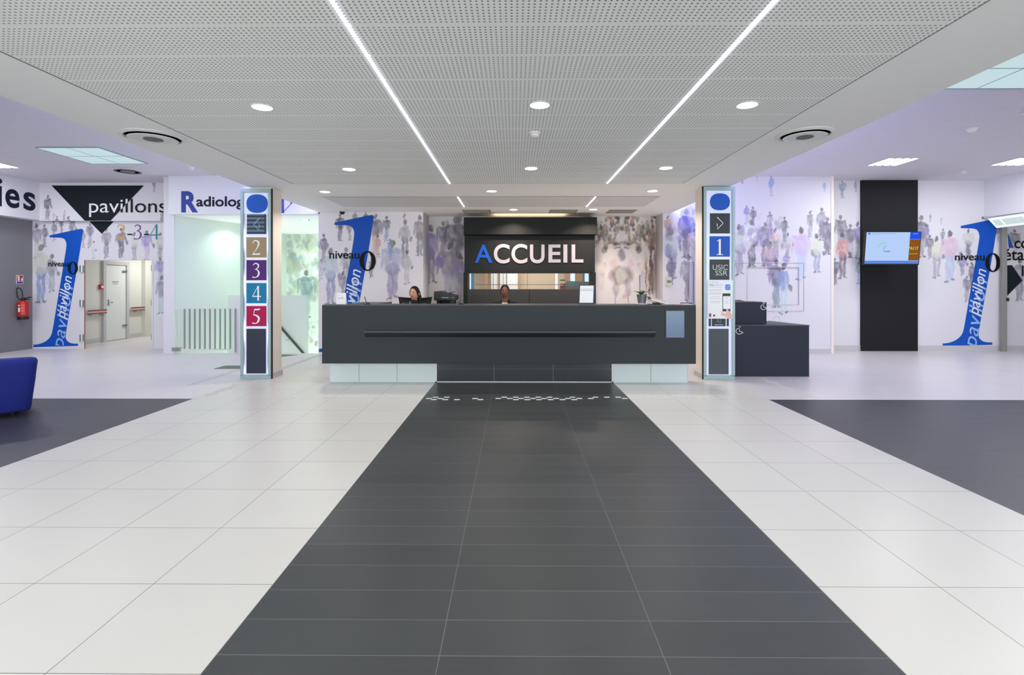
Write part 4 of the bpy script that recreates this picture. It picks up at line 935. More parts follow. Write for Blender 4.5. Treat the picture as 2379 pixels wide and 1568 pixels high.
# ================================================================== ACCUEIL SIGN BLOCK
YA = 11.35
sg = thing('reception_sign', 'black cladding block reading ACCUEIL with a glazed slot behind the receptionists', 'sign', (wx(1231, YA), YA, 0))
XA = lambda p: wx(p, YA)
ZA = lambda p: wz(1231, p, YA)
t = MB(sg.location); t.box(XA(1078.5), XA(1385), YA - .12, YB - .001, ZA(546), ZA(506)); t.build('canopy', M['sign_black'], sg, bevel=.006)
t = MB(sg.location); t.box(XA(1079), XA(1382), YA, YB - .001, ZA(632), ZA(547)); t.build('fascia', M['sign_black'], sg)
t = MB(sg.location)
t.box(XA(1077), XA(1086), YA - .02, YB - .001, 0, ZA(632.5)); t.box(XA(1376), XA(1384), YA - .02, YB - .001, 0, ZA(632.5)); t.box(XA(1086), XA(1376), YA - .02, YA + .1, ZA(635), ZA(632.5)); t.build('slot_frame', M['sign_black'], sg)
t = MB(sg.location); t.box(XA(1086), XA(1229.2), YA, YA + .3, 0, ZA(672)); t.box(XA(1230), XA(1376), YA, YA + .3, 0, ZA(672)); t.build('lower_panel', mat('charcoal_lower_panel', (38, 38, 40), .5), sg)
t = MB(sg.location); t.box(XA(1086), XA(1376), YA + .12, YA + .128, ZA(672), ZA(635)); t.build('glass_pane', M['glass'], sg)
t = MB(sg.location); t.box(XA(1225.5), XA(1226.3), YA + .11, YA + .12, ZA(672), ZA(635)); t.build('pane_joint', M['joint'], sg)
Yx = YA - .004
lw = mat('white_sign_letters', (166, 163, 172), .7, spec=.1)
def L(ch, a, b, c, d, m, bo=.012):
    t = MB(sg.location); X0, X1, Z0, Z1 = wx(1060 + a / 6.997, YA), wx(1060 + b / 6.997, YA), ZA(500 + d / 7), ZA(500 + c / 7)
    text(t, ch, fy(Yx), X0, X1, Z0, Z1, bold=bo)
    r = bmesh.ops.extrude_face_region(t.bm, geom=t.bm.faces[:]); bmesh.ops.translate(t.bm, verts=[v for v in r['geom'] if isinstance(v, bmesh.types.BMVert)], vec=(0, -.012, 0))
    o = t.build('letter', m, sg)
    if ch == 'A': o['label'] = 'blue letter A'
for q in (('A', 302, 587, 477, 775, M['blue'], .012), ('C', 610, 868, 467, 785, lw, .02), ('C', 897, 1155, 467, 785, lw, .02), ('U', 1198, 1435, 477, 782, lw, .02), ('E', 1498, 1697, 477, 770, lw, .02), ('I', 1740, 1805, 477, 770, lw, .0), ('L', 1873, 2065, 477, 770, lw, .02)): L(*q)
area('sign_uplight', (XA(1231), 11.6, ZA(506) + .03), 1.6, 3.2, (1, .72, .42), (R(180), 0, 0), .4)
tag(MB((XA(1231), 11.6, 2.9)).box(XA(1110), XA(1352), 11.58, 11.62, ZA(506) + .001, ZA(506) + .02).build('sign_top_light', glow('warm_tape', (255, 200, 140), .4)), 'warm light tape lying on top of the black reception sign', 'light strip')
# office behind the slot
ofm = mat('beige_office_wall', (206, 186, 160), .7, var=.04, scale=2)
struct('wall_office_back', MB().box(-2.6, 3.4, 14.6, 14.7, 0, 2.8), ofm)
struct('wall_office_left', MB().box(-2.7, -2.6, 12.03, 14.7, 0, 2.8), ofm); struct('wall_office_right', MB().box(3.4, 3.5, 12.03, 14.7, 0, 2.8), ofm)
struct('ceiling', MB().box(-2.7, 3.5, 12.03, 14.7, 2.8, 2.85), M['ceil'])
area('office_light', (.4, 13.3, 2.75), 1.6, 42, (1, .98, .94), (0, 0, 0), 1.2)
YO = 14.3
ob = thing('office_window_screen', 'tan posts and bright window panes seen through the glazed slot', 'window', (wx(1230, YO), YO, 0))
XO = lambda p: wx(p, YO)
t = MB(ob.location)
for a, b in ((1127, 1134), (1158, 1160), (1204, 1209.5), (1311, 1324), (1335, 1353)): t.box(XO(a), XO(b), YO - .08, YO, 0, 2.8)
t.build('post', mat('tan_wood_post', (190, 150, 116), .6), ob)
t = MB(ob.location)
for a, b in ((1089, 1094), (1324, 1335), (1358, 1371), (1290, 1295)): t.box(XO(a), XO(b), YO - .06, YO - .02, .2, 2.7)
t.build('bright_pane', mat('daylit_pane', (196, 222, 240), .3, emit=.8, ecol=(190, 220, 245)), ob)
t = MB(ob.location)
for a, b in ((1096, 1102), (1353, 1357)): t.box(XO(a), XO(b), YO - .07, YO - .02, .2, 2.7)
t.build('blue_pane', mat('teal_blue_pane', (70, 130, 160), .3, emit=.2), ob)
t = MB(ob.location)
for a, b in ((1140, 1157), (1162, 1176), (1178, 1203)): t.box(XO(a), XO(b), YO - .05, YO - .03, 1.2, 2.4)
t.build('white_pane', mat('frosted_pane', (222, 226, 226), .4, emit=.25), ob)
t = MB(ob.location)
for a in (1140, 1157, 1169, 1176, 1146): t.box(XO(a), XO(a + 1.0), YO - .085, YO - .081, .2, 2.7)
z = wz(1200, 661, YO); t.box(XO(1104), XO(1376), YO - .088, YO - .086, z - .012, z + .006)
t.build('muntin', mat('grey_muntin', (130, 122, 112), .5), ob)
sh = thing('shelf_unit', 'grey shelf with red and green files seen at the right end of the glazed slot', 'shelf', (wx(1335, 12.9), 12.9, 0))
XS = lambda p: wx(p, 12.9)
t = MB(sh.location); t.box(XS(1302), XS(1374), 12.9, 13.2, 0, 1.45); t.build('cabinet', mat('grey_cabinet', (130, 134, 132), .5), sh)
t = MB(sh.location); t.prism([(XS(1306), 1.45), (XS(1374), 1.45), (XS(1368), 1.56), (XS(1316), 1.58)], 'y', 12.92, 13.1); t.build('plastic_cover', mat('green_grey_plastic', (120, 150, 145), .3), sh)
for i, (c, z) in enumerate((((60, 120, 70), 1.60), ((200, 60, 50), 1.50), ((90, 96, 96), 1.45), ((190, 60, 50), 1.41))):
    t = MB(sh.location); t.box(XS(1301), XS(1313), 12.86, 12.899, z - .02, z + .012); t.build('file', mat('file_%d' % i, c, .5), sh)

# ================================================================== TELEVISION
tv = thing('television', 'wall-mounted television with a pale blue screen and an orange call number box', 'television', (wx(2074, 11.25), 11.25, 1.5))
k0 = 11.22; tl, tr = wx(2011, k0), wx(2141, k0); zt, zb = wz(2074, 538, k0), wz(2074, 615, k0); dyt = -.075
def tq(u, v, d=0.0):   # u across 0..1, v down 0..1, d outwards
    return (tl + u * (tr - tl), k0 + v * (-dyt) - d, zt + v * (zb - zt))
def tvbox(nm, m, u0, u1, v0, v1, d0, d1):
    t = MB(tv.location); P = [t.v(*tq(u, v, d)) for d in (d0, d1) for (u, v) in ((u0, v0), (u1, v0), (u1, v1), (u0, v1))]
    for q in ((0, 1, 2, 3), (7, 6, 5, 4), (0, 4, 5, 1), (1, 5, 6, 2), (2, 6, 7, 3), (3, 7, 4, 0)): t._f([P[i] for i in q])
    return t.build(nm, m, tv)
tvbox('housing', M['plastic_black'], 0, 1, 0, 1, -.05, 0)
scr = tvbox('screen', glow('tv_pale_blue', (182, 208, 250), 1.0), .02, .985, .02, .965, .0005, .002)
def sb(nm, c, e, *q):
    o = tvbox(nm, glow('tv_' + nm, c, e), *q, .0021, .0035); o.parent = scr; o.location = (0, 0, 0); return o
sb('clock_box', (40, 84, 230), 1, .80, .985, .02, .23); sb('call_box', (146, 88, 36), .9, .80, .985, .235, .865); sb('footer_bar', (92, 134, 225), 1, .02, .985, .875, .965); sb('header_bar', (140, 178, 228), 1, .12, .55, .055, .075); sb('header_mark', (60, 90, 220), 1, .05, .085, .04, .085)
def tvt(s_, c, u0, u1, v0, v1, nm='screen_text', bo=0):
    t = MB(tv.location); V, Fc, _ = text_mesh(s_, bo, 0)
    P = [t.v(*tq(u0 + a * (u1 - u0), v1 + b * (v0 - v1), .005)) for a, b in V]
    for f_ in Fc: t._f([P[i] for i in f_])
    o = t.build(nm, glow('tv_t' + s_[:2], c, 1), tv); o.parent = scr; o.location = (0, 0, 0)
tvt('PA117', (196, 214, 80), .79, .965, .45, .55, bo=.02); sb('clock_bar', (120, 160, 255), 1, .85, .94, .05, .075); sb('call_bar', (176, 170, 84), 1, .805, .965, .65, .68)
def arc(c, u, v, ru, rv, a0, a1, w_):
    t = MB(tv.location); t.ribbon([(u + ru * math.cos(a), v + rv * math.sin(a), w_ * (1 - abs(i - 5) / 7)) for i, a in enumerate([R(a0) + R(a1 - a0) * j / 10 for j in range(11)])], lambda a, b: tq(a, b, .0045), False)
    o = t.build('logo_arc', glow('logo', c, 1), tv); o.parent = scr; o.location = (0, 0, 0)
arc((150, 214, 180), .36, .55, .13, .22, 190, 290, .035); arc((150, 190, 235), .40, .62, .06, .22, 180, 260, .03); sb('logo_text', (150, 160, 225), 1, .36, .46, .57, .62)
t = MB(tv.location); t.box((tl + tr) / 2 - .1, (tl + tr) / 2 + .1, k0 + .085, 11.74, (zt + zb) / 2 - .1, (zt + zb) / 2 + .1); t.build('wall_bracket', M['plastic_black'], tv)

# lit sign panel hanging at the right edge
s = thing('hanging_lightbox', 'white lit sign box tilted under the ceiling at the right edge', 'sign', (10.0, 10.6, 2.8))
def P3(u, v, d=0): return (wx(2293, 11) + v * (wx(2315, 11) - wx(2293, 11)) - d * .8, 11.0 - u * 1.6, wz(2293, 507, 11) + v * (wz(2315, 530, 11) - wz(2293, 507, 11)) - d * .6)
def lb(nm, m, u0, u1, v0, v1, d0, d1):
    t = MB(s.location); P = [t.v(*P3(u, v, d)) for d in (d0, d1) for (u, v) in ((u0, v0), (u1, v0), (u1, v1), (u0, v1))]
    for q in ((0, 1, 2, 3), (7, 6, 5, 4), (0, 4, 5, 1), (1, 5, 6, 2), (2, 6, 7, 3), (3, 7, 4, 0)): t._f([P[i] for i in q])
    return t.build(nm, m, s)
lb('housing', M['metal'], 0, 1, 0, 1, -.05, 0); fc = lb('lit_face', glow('lightbox_face', (236, 242, 250), 1.1), .005, .995, .02, .98, .0005, .003)
for a, b in ((.04, .14), (.17, .44), (.48, .9)):
    o = lb('printed_field', glow('lightbox_print', (204, 220, 220), 1.0), a, b, .25, .78, .0035, .005)
t = MB(s.location); t.cyl((wx(2283, 11), 11.0, wz(2283, 506, 11)), .03, .12, 10, 'x'); t.build('mount', M['metal'], s)

# ================================================================== FIRE EXTINGUISHER AND ITS SIGN
XE = XL
def yw(px, X=XE): r = ray(px); return X / r[0] * r[1]
ye = yw(54, XE + .12); e = thing('fire_extinguisher', 'red fire extinguisher with a black hose on the grey wall', 'fire extinguisher', (XE + .12, ye, wz(53, 742, ye)))
ex, ey, ez = e.location; rr = .105
t = MB(e.location); t.lathe((ex, ey, ez), [(rr * .96, .06), (rr, .07), (rr, .34), (rr * .9, .385), (rr * .6, .415), (.03, .43), (.02, .44)], 28); t.build('cylinder', M['red'], e, smooth=True)
t = MB(e.location); t.lathe((ex, ey, ez), [(rr * .94, 0), (rr * .98, .01), (rr * 1.0, .07)], 28); t.build('base_cap', M['plastic_black'], e, smooth=True)
t = MB(e.location); t.lathe((ex, ey, ez), [(.03, .43), (.035, .44), (.035, .48), (.02, .485)], 16); t.box(ex - .06, ex + .06, ey - .02, ey + .02, ez + .44, ez + .465); t.build('valve', M['plastic_black'], e)
t = MB(e.location); t.tube([(ex + .02, ey, ez + .465), (ex + .12, ey + .02, ez + .5), (ex + .16, ey + .03, ez + .5)], .012, 8); t.tube([(ex + .02, ey, ez + .45), (ex + .13, ey + .02, ez + .45)], .01, 8); t.build('lever', M['plastic_black'], e)
hp = [(ex - .05, ey, ez + .45), (ex - .09, ey, ez + .53), (ex - .13, ey, ez + .62), (ex - .12, ey, ez + .69), (ex - .07, ey, ez + .715), (ex - .01, ey, ez + .69), (ex + .025, ey, ez + .62), (ex + .035, ey, ez + .53), (ex + .03, ey, ez + .46)]
t = MB(e.location); t.tube([(max(a, XE + .02), b - .05, c) for a, b, c in hp], .011, 8); t.build('hose', M['plastic_black'], e, smooth=True)
def surf(a0, a1, z0, z1, m, nm, n=6):
    t = MB(e.location)
    for i in range(n):
        u, v = R(a0 + (a1 - a0) * i / n), R(a0 + (a1 - a0) * (i + 1) / n); q = rr + .002
        t.quad((ex + q * math.cos(u), ey + q * math.sin(u), ez + z0), (ex + q * math.cos(v), ey + q * math.sin(v), ez + z0), (ex + q * math.cos(v), ey + q * math.sin(v), ez + z1), (ex + q * math.cos(u), ey + q * math.sin(u), ez + z1))
    t.build(nm, m, e)
surf(-98, -78, .17, .27, M['white_vinyl'], 'label'); surf(-96, -80, .3, .33, M['white_vinyl'], 'label'); 
for z in (.125, .17, .2, .235, .27, .32): surf(-68, -30, z, z + .01, mat('pink_print', (225, 150, 145), .5), 'print_line')
t = MB(e.location); t.box(XE, ex - .05, ey - .03, ey + .03, ez + .38, ez + .42); t.build('wall_bracket', M['metal'], e)
q0, q1 = yw(37.5), yw(53.5); y_ = (q0 + q1) / 2
s = thing('fire_sign', 'small red and blue fire extinguisher sign on the grey wall', 'safety sign', (XE, y_, wz(45, 659, y_)))
z0, z1 = wz(45, 659.5, y_), wz(45, 639, y_); H = z1 - z0
t = MB(s.location); t.box(XE, XE + .004, q0, q1, z0, z1); t.build('plate', M['white_vinyl'], s)
t = MB(s.location); t.box(XE + .004, XE + .006, q0 + .01, q1 - .01, z0 + H * .3, z1 - .01); t.build('red_field', M['red'], s)
t = MB(s.location); t.box(XE + .004, XE + .006, q0 + .01, q1 - .01, z0 + .01, z0 + H * .25); t.build('blue_field', mat('deep_blue_print', (40, 44, 150), .5), s)
W_ = q1 - q0
t = MB(s.location); t.box(XE + .006, XE + .008, q0 + W_ * .2, q0 + W_ * .45, z0 + H * .35, z0 + H * .85); t.box(XE + .006, XE + .008, q0 + W_ * .12, q0 + W_ * .35, z0 + H * .85, z0 + H * .9)
t.prism([(q0 + W_ * .65, z0 + H * .45), (q0 + W_ * .75, z0 + H * .35), (q0 + W_ * .92, z0 + H * .4), (q0 + W_ * .9, z0 + H * .6), (q0 + W_ * .82, z0 + H * .75), (q0 + W_ * .75, z0 + H * .6)], 'x', XE + .006, XE + .008); t.build('pictogram', M['white_vinyl'], s)

# ================================================================== FLOOR DETAILS
PADS = {922.9: (228, 345, 932, 1050, 1165, 1282, 1398, 1631, 1866, 1982, 2098), 925.8: (161, 279, 633, 871, 988, 1105, 1225, 1342, 1462, 1582, 1700, 1818, 2165), 928.5: (211, 329, 448, 688, 1050, 1168, 1287, 1407, 1527, 1648)}
first = None
for py, xs in PADS.items():
    for cx in xs:
        x, y = atz(960 + cx / 4.406, py)
        if first is None:
            b = MB((x, y, 0)); b.box(x - .036, x + .036, y - .019, y + .019, 0, .003); first = o = b.build('tactile_pad', M['white_line'])
            tag(o, 'white tactile pad in the dashed line across the dark runner before the counter', 'tactile pad', 'white tactile pads across the dark runner')
        else: o = first.copy(); C.objects.link(o); o.location = (x, y, 0)
def strip(lab, cells):
    b = MB((cells[0][0], cells[0][1], 0))
    for x, y, a in cells: b.box(x - a / 2, x + a / 2, y - .008, y + .008, 0, .002)
    tag(b.build('tactile_strip', M['stud']), lab, 'tactile strip', kind='stuff')
def run(x, y0, y1, w_=.15, st=.045): return [(x + random.uniform(-.01, .01), y0 + i * st, w_ * random.choice((.5, .7, .9))) for i in range(int((y1 - y0) / st))]
strip('grey tactile strip running back past the left totem towards the middle wall', run(-4.12, 6.95, 11.0))
strip('grey tactile strip running back on the left of the left totem', run(-4.82, 7.7, 9.3))
strip('short grey tactile strip crossing in front of the left totem', [(-4.75 + i * .075, 7.78 + (i % 2) * .05, .05) for i in range(8)])
strip('grey tactile strip running back under the low accessible desk', run(3.93, 6.95, 8.45))
random.seed(5)
strip('faint tactile dashes on the white tiles left of the dark runner', [(-3.8 + i * .11, 6.86 + random.choice((0, .04, .08)), .06) for i in range(23) if random.random() < .6])
strip('faint tactile dashes on the white tiles right of the dark runner', [(1.6 + i * .11, 6.86 + random.choice((0, .04, .08)), .06) for i in range(17) if random.random() < .45])
q = [atz(*p) for p in ((496, 857), (524, 849.5), (565, 849.5), (565, 857))]
tag(MB((q[0][0], q[0][1], 0)).prism([(a, b) for a, b in q], 'z', 0, .004).build('floor_mat', M['matt']), 'small grey-green floor mat beside the left totem', 'mat')
q = [atz(*p) for p in ((640, 831), (640, 823), (692, 824.5), (670, 827))]
tag(MB((q[0][0], q[0][1], 0)).prism([(a, b) for a, b in q], 'z', 0, .004).build('floor_grille', M['matt']), 'dark floor grille before the stairs right of the left totem', 'floor grille')
random.seed(9)

# ---- blue armchair at the left edge
ac = thing('tub_armchair', 'royal blue upholstered tub armchair at the left edge on the dark floor', 'armchair', (-6.04, 5.97, 0), rz=R(40))
ax_, ay_ = -6.04, 5.97
def sup(rx, ry, z, n=36, e=.55, dx=0, dy=0):
    return [(ax_ + dx + rx * math.copysign(abs(math.cos(u)) ** e, math.cos(u)), ay_ + dy + ry * math.copysign(abs(math.sin(u)) ** e, math.sin(u)), z) for u in [2 * math.pi * i / n for i in range(n)]]
t = MB(ac.location)
t.rings([sup(.33, .31, .06), sup(.35, .33, .08), sup(.37, .35, .25), sup(.385, .36, .38), sup(.37, .345, .41), sup(.30, .28, .42)]); t.build('seat_base', M['blue_fabric'], ac, smooth='all')
t = MB(ac.location); t.rings([sup(.345, .11, .055, e=.4, dy=-.24), sup(.36, .12, .075, e=.4, dy=-.24), sup(.385, .13, .3, e=.4, dy=-.26), sup(.415, .13, .58, e=.4, dy=-.29), sup(.418, .125, .61, e=.4, dy=-.29), sup(.405, .11, .643, e=.4, dy=-.29), sup(.375, .085, .655, e=.4, dy=-.29), sup(.3, .05, .658, e=.5, dy=-.29)]); t.build('backrest', M['blue_fabric'], ac, smooth='all')
for dx, dy in ((-.22, -.2), (.2, -.2), (-.22, .2), (.2, .2)):
    t = MB(ac.location); t.lathe((ax_ + dx, ay_ + dy, 0), [(.02, 0), (.028, .06)], 12); t.build('foot', M['foot'], ac)

# ================================================================== THINGS ON THE COUNTER
KT = kz1 + .0225; YI = 7.92
XI = lambda p, Y=YI: wx(p, Y)
s = thing('flyer_holder', 'white printed card standing at the left end of the counter', 'notice', (XI(793), YI, KT))
t = MB(s.location); t.prism([(YI - .02, KT), (YI + .05, KT), (YI + .0, KT + .17)], 'x', XI(782), XI(804)); t.build('card', M['paper'], s)
t = MB(s.location)
for v_, a, b in ((.13, 785, 789), (.11, 795, 797), (.095, 785, 798), (.08, 785, 801), (.045, 785, 787.5)):
    yv = YI - .02 + .02 * v_ / .17 - .002; t.quad((XI(a), yv, KT + v_), (XI(b), yv, KT + v_), (XI(b), yv, KT + v_ + .004), (XI(a), yv, KT + v_ + .004))
t.build('print', M['ink'], s)
s = thing('desk_microphone', 'small black stand with a slanted rod at the left part of the counter', 'pen stand', (XI(852), YI, KT))
t = MB(s.location); t.lathe((XI(852), YI, KT), [(.05, 0), (.05, .008), (.03, .022), (.01, .025)], 20); t.build('base', M['plastic_black'], s, smooth=True)
t = MB(s.location); t.tube([(XI(851), YI, KT + .02), (XI(847), YI, KT + .115)], .006, 8); t.build('rod', M['plastic_black'], s)
s = thing('pen_stand', 'small black dish holding upright silver pens right of the printer', 'pen stand', (XI(1072), YI, KT))
t = MB(s.location); t.lathe((XI(1072), YI, KT), [(.045, 0), (.047, .012), (.03, .02)], 20); t.build('dish', M['plastic_black'], s, smooth=True)
for a, b, m_ in ((1071, 1069.5, M['plastic_black']), (1073, 1071, M['chrome']), (1074, 1076, M['chrome'])):
    t = MB(s.location); t.tube([(XI(a), YI, KT + .015), (XI(b), YI, KT + .1 + random.uniform(-.02, .03))], .0035, 6); t.build('pen', m_, s)
fr_ = thing('framed_notice', 'upright framed white notice standing at the right front of the black sign', 'framed notice', (XI(1364), YI, KT))
def fq3(nm, m, a0, a1, v0, v1, d0, d1):
    t = MB(fr_.location); sk = .02
    P = []
    for d in (d0, d1):
        for (a, v_) in ((a0, v0), (a1, v0), (a1, v1), (a0, v1)):
            P.append(t.v(XI(1345 + a * 38) + (v_ * sk - .01), YI + v_ * .06 + d, KT + .001 + v_ * .295))
    for q in ((0, 1, 2, 3), (7, 6, 5, 4), (0, 4, 5, 1), (1, 5, 6, 2), (2, 6, 7, 3), (3, 7, 4, 0)): t._f([P[i] for i in q])
    return t.build(nm, m, fr_)
fq3('frame', mat('dark_violet_frame', (52, 52, 74), .3), 0, 1, 0, 1, 0, .015); fq3('sheet', M['paper'], .07, .90, .07, .95, -.002, -.0005)
for v_ in (.78, .72, .70): fq3('print_line', M['ink'], .12, .86, v_, v_ + .008, -.004, -.0022)
fq3('backing_leg', M['plastic_black'], .4, .6, 0, .5, .016, .09)
# plant
pl_ = thing('potted_plant', 'potted orchid plant with a tall leafy stem in a zinc pot on the counter', 'plant', (XI(1491), YI, KT))
xp = XI(1491)
t = MB(pl_.location); t.lathe((xp, YI, KT), [(.085, 0), (.09, .006), (.05, .008)], 24); t.build('saucer', M['white_vinyl'], pl_, smooth=True)
t = MB(pl_.location); t.lathe((xp, YI, KT), [(.055, .008), (.078, .145), (.081, .15), (.074, .15), (.068, .13)], 28); t.build('pot', M['steel'], pl_, smooth=True)
t = MB(pl_.location); t.cyl((xp, YI, KT + .12), .068, .012, 20); t.build('soil', mat('dark_soil', (60, 48, 38), .9, bump=.5, scale=80), pl_)
def leaf(mb, base, tip, wid, droop=.03, n=8):
    base, tip = Vector(base), Vector(tip); d = tip - base; side = d.cross(Vector((0, 0, 1)));
    if side.length < .01: side = Vector((1, 0, 0))
    side.normalize(); prev = None
    up = side.cross(d).normalized()
    for i in range(n + 1):
        f = i / n; p = base + d * f + Vector((0, 0, droop * math.sin(f * math.pi))); w_ = wid * math.sin(min(1, f * 1.05) * math.pi) ** .7 + .001
        L_ = mb.v(*(p + side * w_)); M_ = mb.v(*(p - up * w_ * .25)); R_ = mb.v(*(p - side * w_))
        if prev: mb._f([prev[0], prev[1], M_, L_]); mb._f([prev[1], prev[2], R_, M_])
        prev = (L_, M_, R_)
zt_ = KT + .14
for tip, w_ in (((-.16, -.02, .055), .03), ((-.07, .08, .05), .032), ((.06, -.06, .05), .032), ((.03, .09, .07), .03), ((-.05, -.09, .04), .03)):
    t = MB(pl_.location); leaf(t, (xp, YI, zt_ - .01), (xp + tip[0], YI + tip[1], zt_ + tip[2]), w_); t.build('leaf', M['leaf'], pl_)
t = MB(pl_.location); xs_ = XI(1487); t.tube([(xs_, YI, zt_ - .01), (xs_ - .004, YI, zt_ + .3)], .004, 6); t.build('stem', M['leaf_dark'], pl_)
t = MB(pl_.location)
for i in range(15):
    z = zt_ + .05 + i * .017
    for sg_ in (-1, 1): leaf(t, (xs_, YI, z), (xs_ + sg_ * .02, YI - .004 * (i % 2), z + .006), .009, 0, 4)
t.build('stem_leaves', M['leaf_dark'], pl_)['kind'] = 'stuff'
sp = [(xp + .04, YI, zt_), (xp + .08, YI - .01, zt_ + .05), (xp + .12, YI - .02, zt_ + .09), (xp + .155, YI - .02, zt_ + .075)]
t = MB(pl_.location); t.tube(sp, .003, 6); t.build('side_stem', M['leaf_dark'], pl_)
for i in range(8):
    f = i / 7; b = Vector(sp[1]).lerp(Vector(sp[3]), f); t = MB(pl_.location); leaf(t, b, b + Vector((.025, -.01 * (i % 3), -.055 if i % 2 else .035)), .012, 0, 4); t.build('leaf', M['leaf_dark'], pl_)
# brochures
bk = [((1505, 1545), (60, 104, 130)), ((1507, 1543), (226, 120, 70)), ((1509, 1541), (225, 150, 120)), ((1506, 1546), (214, 212, 214))]
for i, ((a, b), c) in enumerate(reversed(bk)):
    o = thing('brochure', ['pale grey brochure at the bottom of the leaning stack right of the plant', 'salmon brochure third in the leaning stack right of the plant', 'orange brochure second in the leaning stack right of the plant', 'blue brochure on top of the leaning stack right of the plant'][i], 'brochure', (XI((a + b) / 2), YI, KT + .035 + i * .0135), 'brochures right of the plant')
    t = MB((0, 0, 0)); hw = (XI(b) - XI(a)) / 2; t.box(-hw, hw, -.1, .1, 0, .011); t.build('cover', mat('brochure_%d' % i, c, .4), o)
    t = MB((0, 0, 0)); t.box(-hw + .003, hw + .0005, -.101, .098, .002, .009); t.build('pages', M['paper'], o)
    for ch in [x for x in bpy.data.objects if x.parent == o]: ch.location = (0, 0, 0)
    o.rotation_euler = (0, R(14), 0)
o = thing('stapler', 'small black block propping up the brochures', 'desk item', (XI(1530), YI - .0, KT))
t = MB(o.location); t.box(XI(1517), XI(1532), YI - .03, YI + .03, KT, KT + .025); t.build('body', M['plastic_black'], o, bevel=.004)
for i, (a, b, c, lab) in enumerate(((1533, 1557, (200, 200, 204), 'grey leaflet lying flat right of the brochure stack'), (1560, 1578, (214, 190, 190), 'pinkish leaflet lying flat on the counter'), (1580, 1604, (228, 230, 232), 'white leaflet lying flat near the right end of the counter'))):
    o = MB((XI(a), YI, KT)); o.box(XI(a), XI(b), YI - .12, YI + .1, KT, KT + .006); tag(o.build('leaflet', mat('leaflet_%d' % i, c, .5)), lab, 'leaflet')
o = MB((XI(1596), YI + .1, KT)); o.box(XI(1590), XI(1614), YI + .11, YI + .2, KT, KT + .018); tag(o.build('document_tray', M['plastic_black']), 'thin black tray at the right end of the counter', 'tray')
# printer on its cabinet
YPp = 9.7; XP = lambda p: wx(p, YPp); ZP = lambda p: wz(1035, p, YPp)
cbn = thing('printer_cabinet', 'dark cabinet hidden behind the counter under the printer', 'cabinet', (XP(1035), YPp, 0))
t = MB(cbn.location); t.box(XP(1000), XP(1075), YPp - .05, YPp + .5, 0, ZP(710)); t.build('body', M['slate'], cbn)
pr = thing('printer', 'black office printer with a raised paper tray behind the counter', 'printer', (XP(1035), YPp, ZP(710)))
zz = ZP(710)
t = MB(pr.location); t.box(XP(1012), XP(1056), YPp, YPp + .38, zz + .001, ZP(708.2)); t.build('base', M['plastic_black'], pr)
t = MB(pr.location); t.box(XP(1014), XP(1021), YPp + .02, YPp + .36, ZP(708.2), ZP(698)); t.box(XP(1045), XP(1055), YPp + .02, YPp + .36, ZP(708.2), ZP(698)); t.box(XP(1021), XP(1045), YPp + .3, YPp + .36, ZP(708.2), ZP(698)); t.build('output_bay', M['plastic_black'], pr)
t = MB(pr.location); t.prism([(XP(1009), ZP(698)), (XP(1058), ZP(698)), (XP(1060.5), ZP(695)), (XP(1060.5), ZP(686)), (XP(1050), ZP(684)), (XP(1034), ZP(681)), (XP(1031), ZP(677.5)), (XP(1024), ZP(676)), (XP(1008.5), ZP(677)), (XP(1008), ZP(694))], 'y', YPp - .02, YPp + .38); t.build('body', M['plastic_black'], pr, bevel=.006)
t = MB(pr.location); t.box(XP(1022), XP(1056), YPp - .024, YPp - .0205, ZP(693), ZP(689.5)); t.build('control_panel', mat('dark_blue_panel', (30, 36, 60), .3), pr)
t = MB(pr.location); t.box(XP(1026), XP(1042), YPp - .026, YPp - .0245, ZP(692), ZP(690.8)); t.box(XP(1051.5), XP(1053.5), YPp - .026, YPp - .0245, ZP(692), ZP(690.3)); t.build('display', M['base'], pr)
t = MB(pr.location); t.prism([(XP(1032), ZP(682)), (XP(1055), ZP(677.2)), (XP(1055), ZP(678.3)), (XP(1036), ZP(684))], 'y', YPp + .02, YPp + .3); t.build('paper_tray', M['plastic_black'], pr)

# ================================================================== PEOPLE
def evalmesh(o):
    dg = bpy.context.evaluated_depsgraph_get(); me = bpy.data.meshes.new_from_object(o.evaluated_get(dg)); return me
def add_body(mb, torso, limbs, grow=0.0):
    """closed tapering pieces that a voxel remesh grows into one surface"""
    mb.rings([[(c[0] + (rx + grow) * math.cos(a), c[1] + (ry + grow) * math.sin(a), c[2]) for a in [2 * math.pi * k / 28 for k in range(28)]] for c, rx, ry in torso])
    for pts in limbs:
        P = [Vector(p) for p, r in pts]; rr = [r + grow for p, r in pts]
        for (a, b, ra, rb) in zip(P, P[1:], rr, rr[1:]):
            mb.tube([a.lerp(b, k / 4) for k in range(5)], [ra + (rb - ra) * k / 4 for k in range(5)], 16)
        for p, r in zip(P, rr): mb.ell(tuple(p), (r, r, r), 16, 10)
    bmesh.ops.recalc_face_normals(mb.bm, faces=mb.bm.faces[:]); return mb
def remesh(bm, vox, smooth=4):
    me = bpy.data.meshes.new('rm'); bm.to_mesh(me); o = bpy.data.objects.new('rm', me); C.objects.link(o)
    m = o.modifiers.new('r', 'REMESH'); m.mode = 'VOXEL'; m.voxel_size = vox
    q = o.modifiers.new('s', 'SMOOTH'); q.factor = .5; q.iterations = smooth
    r = evalmesh(o); bpy.data.objects.remove(o); return r
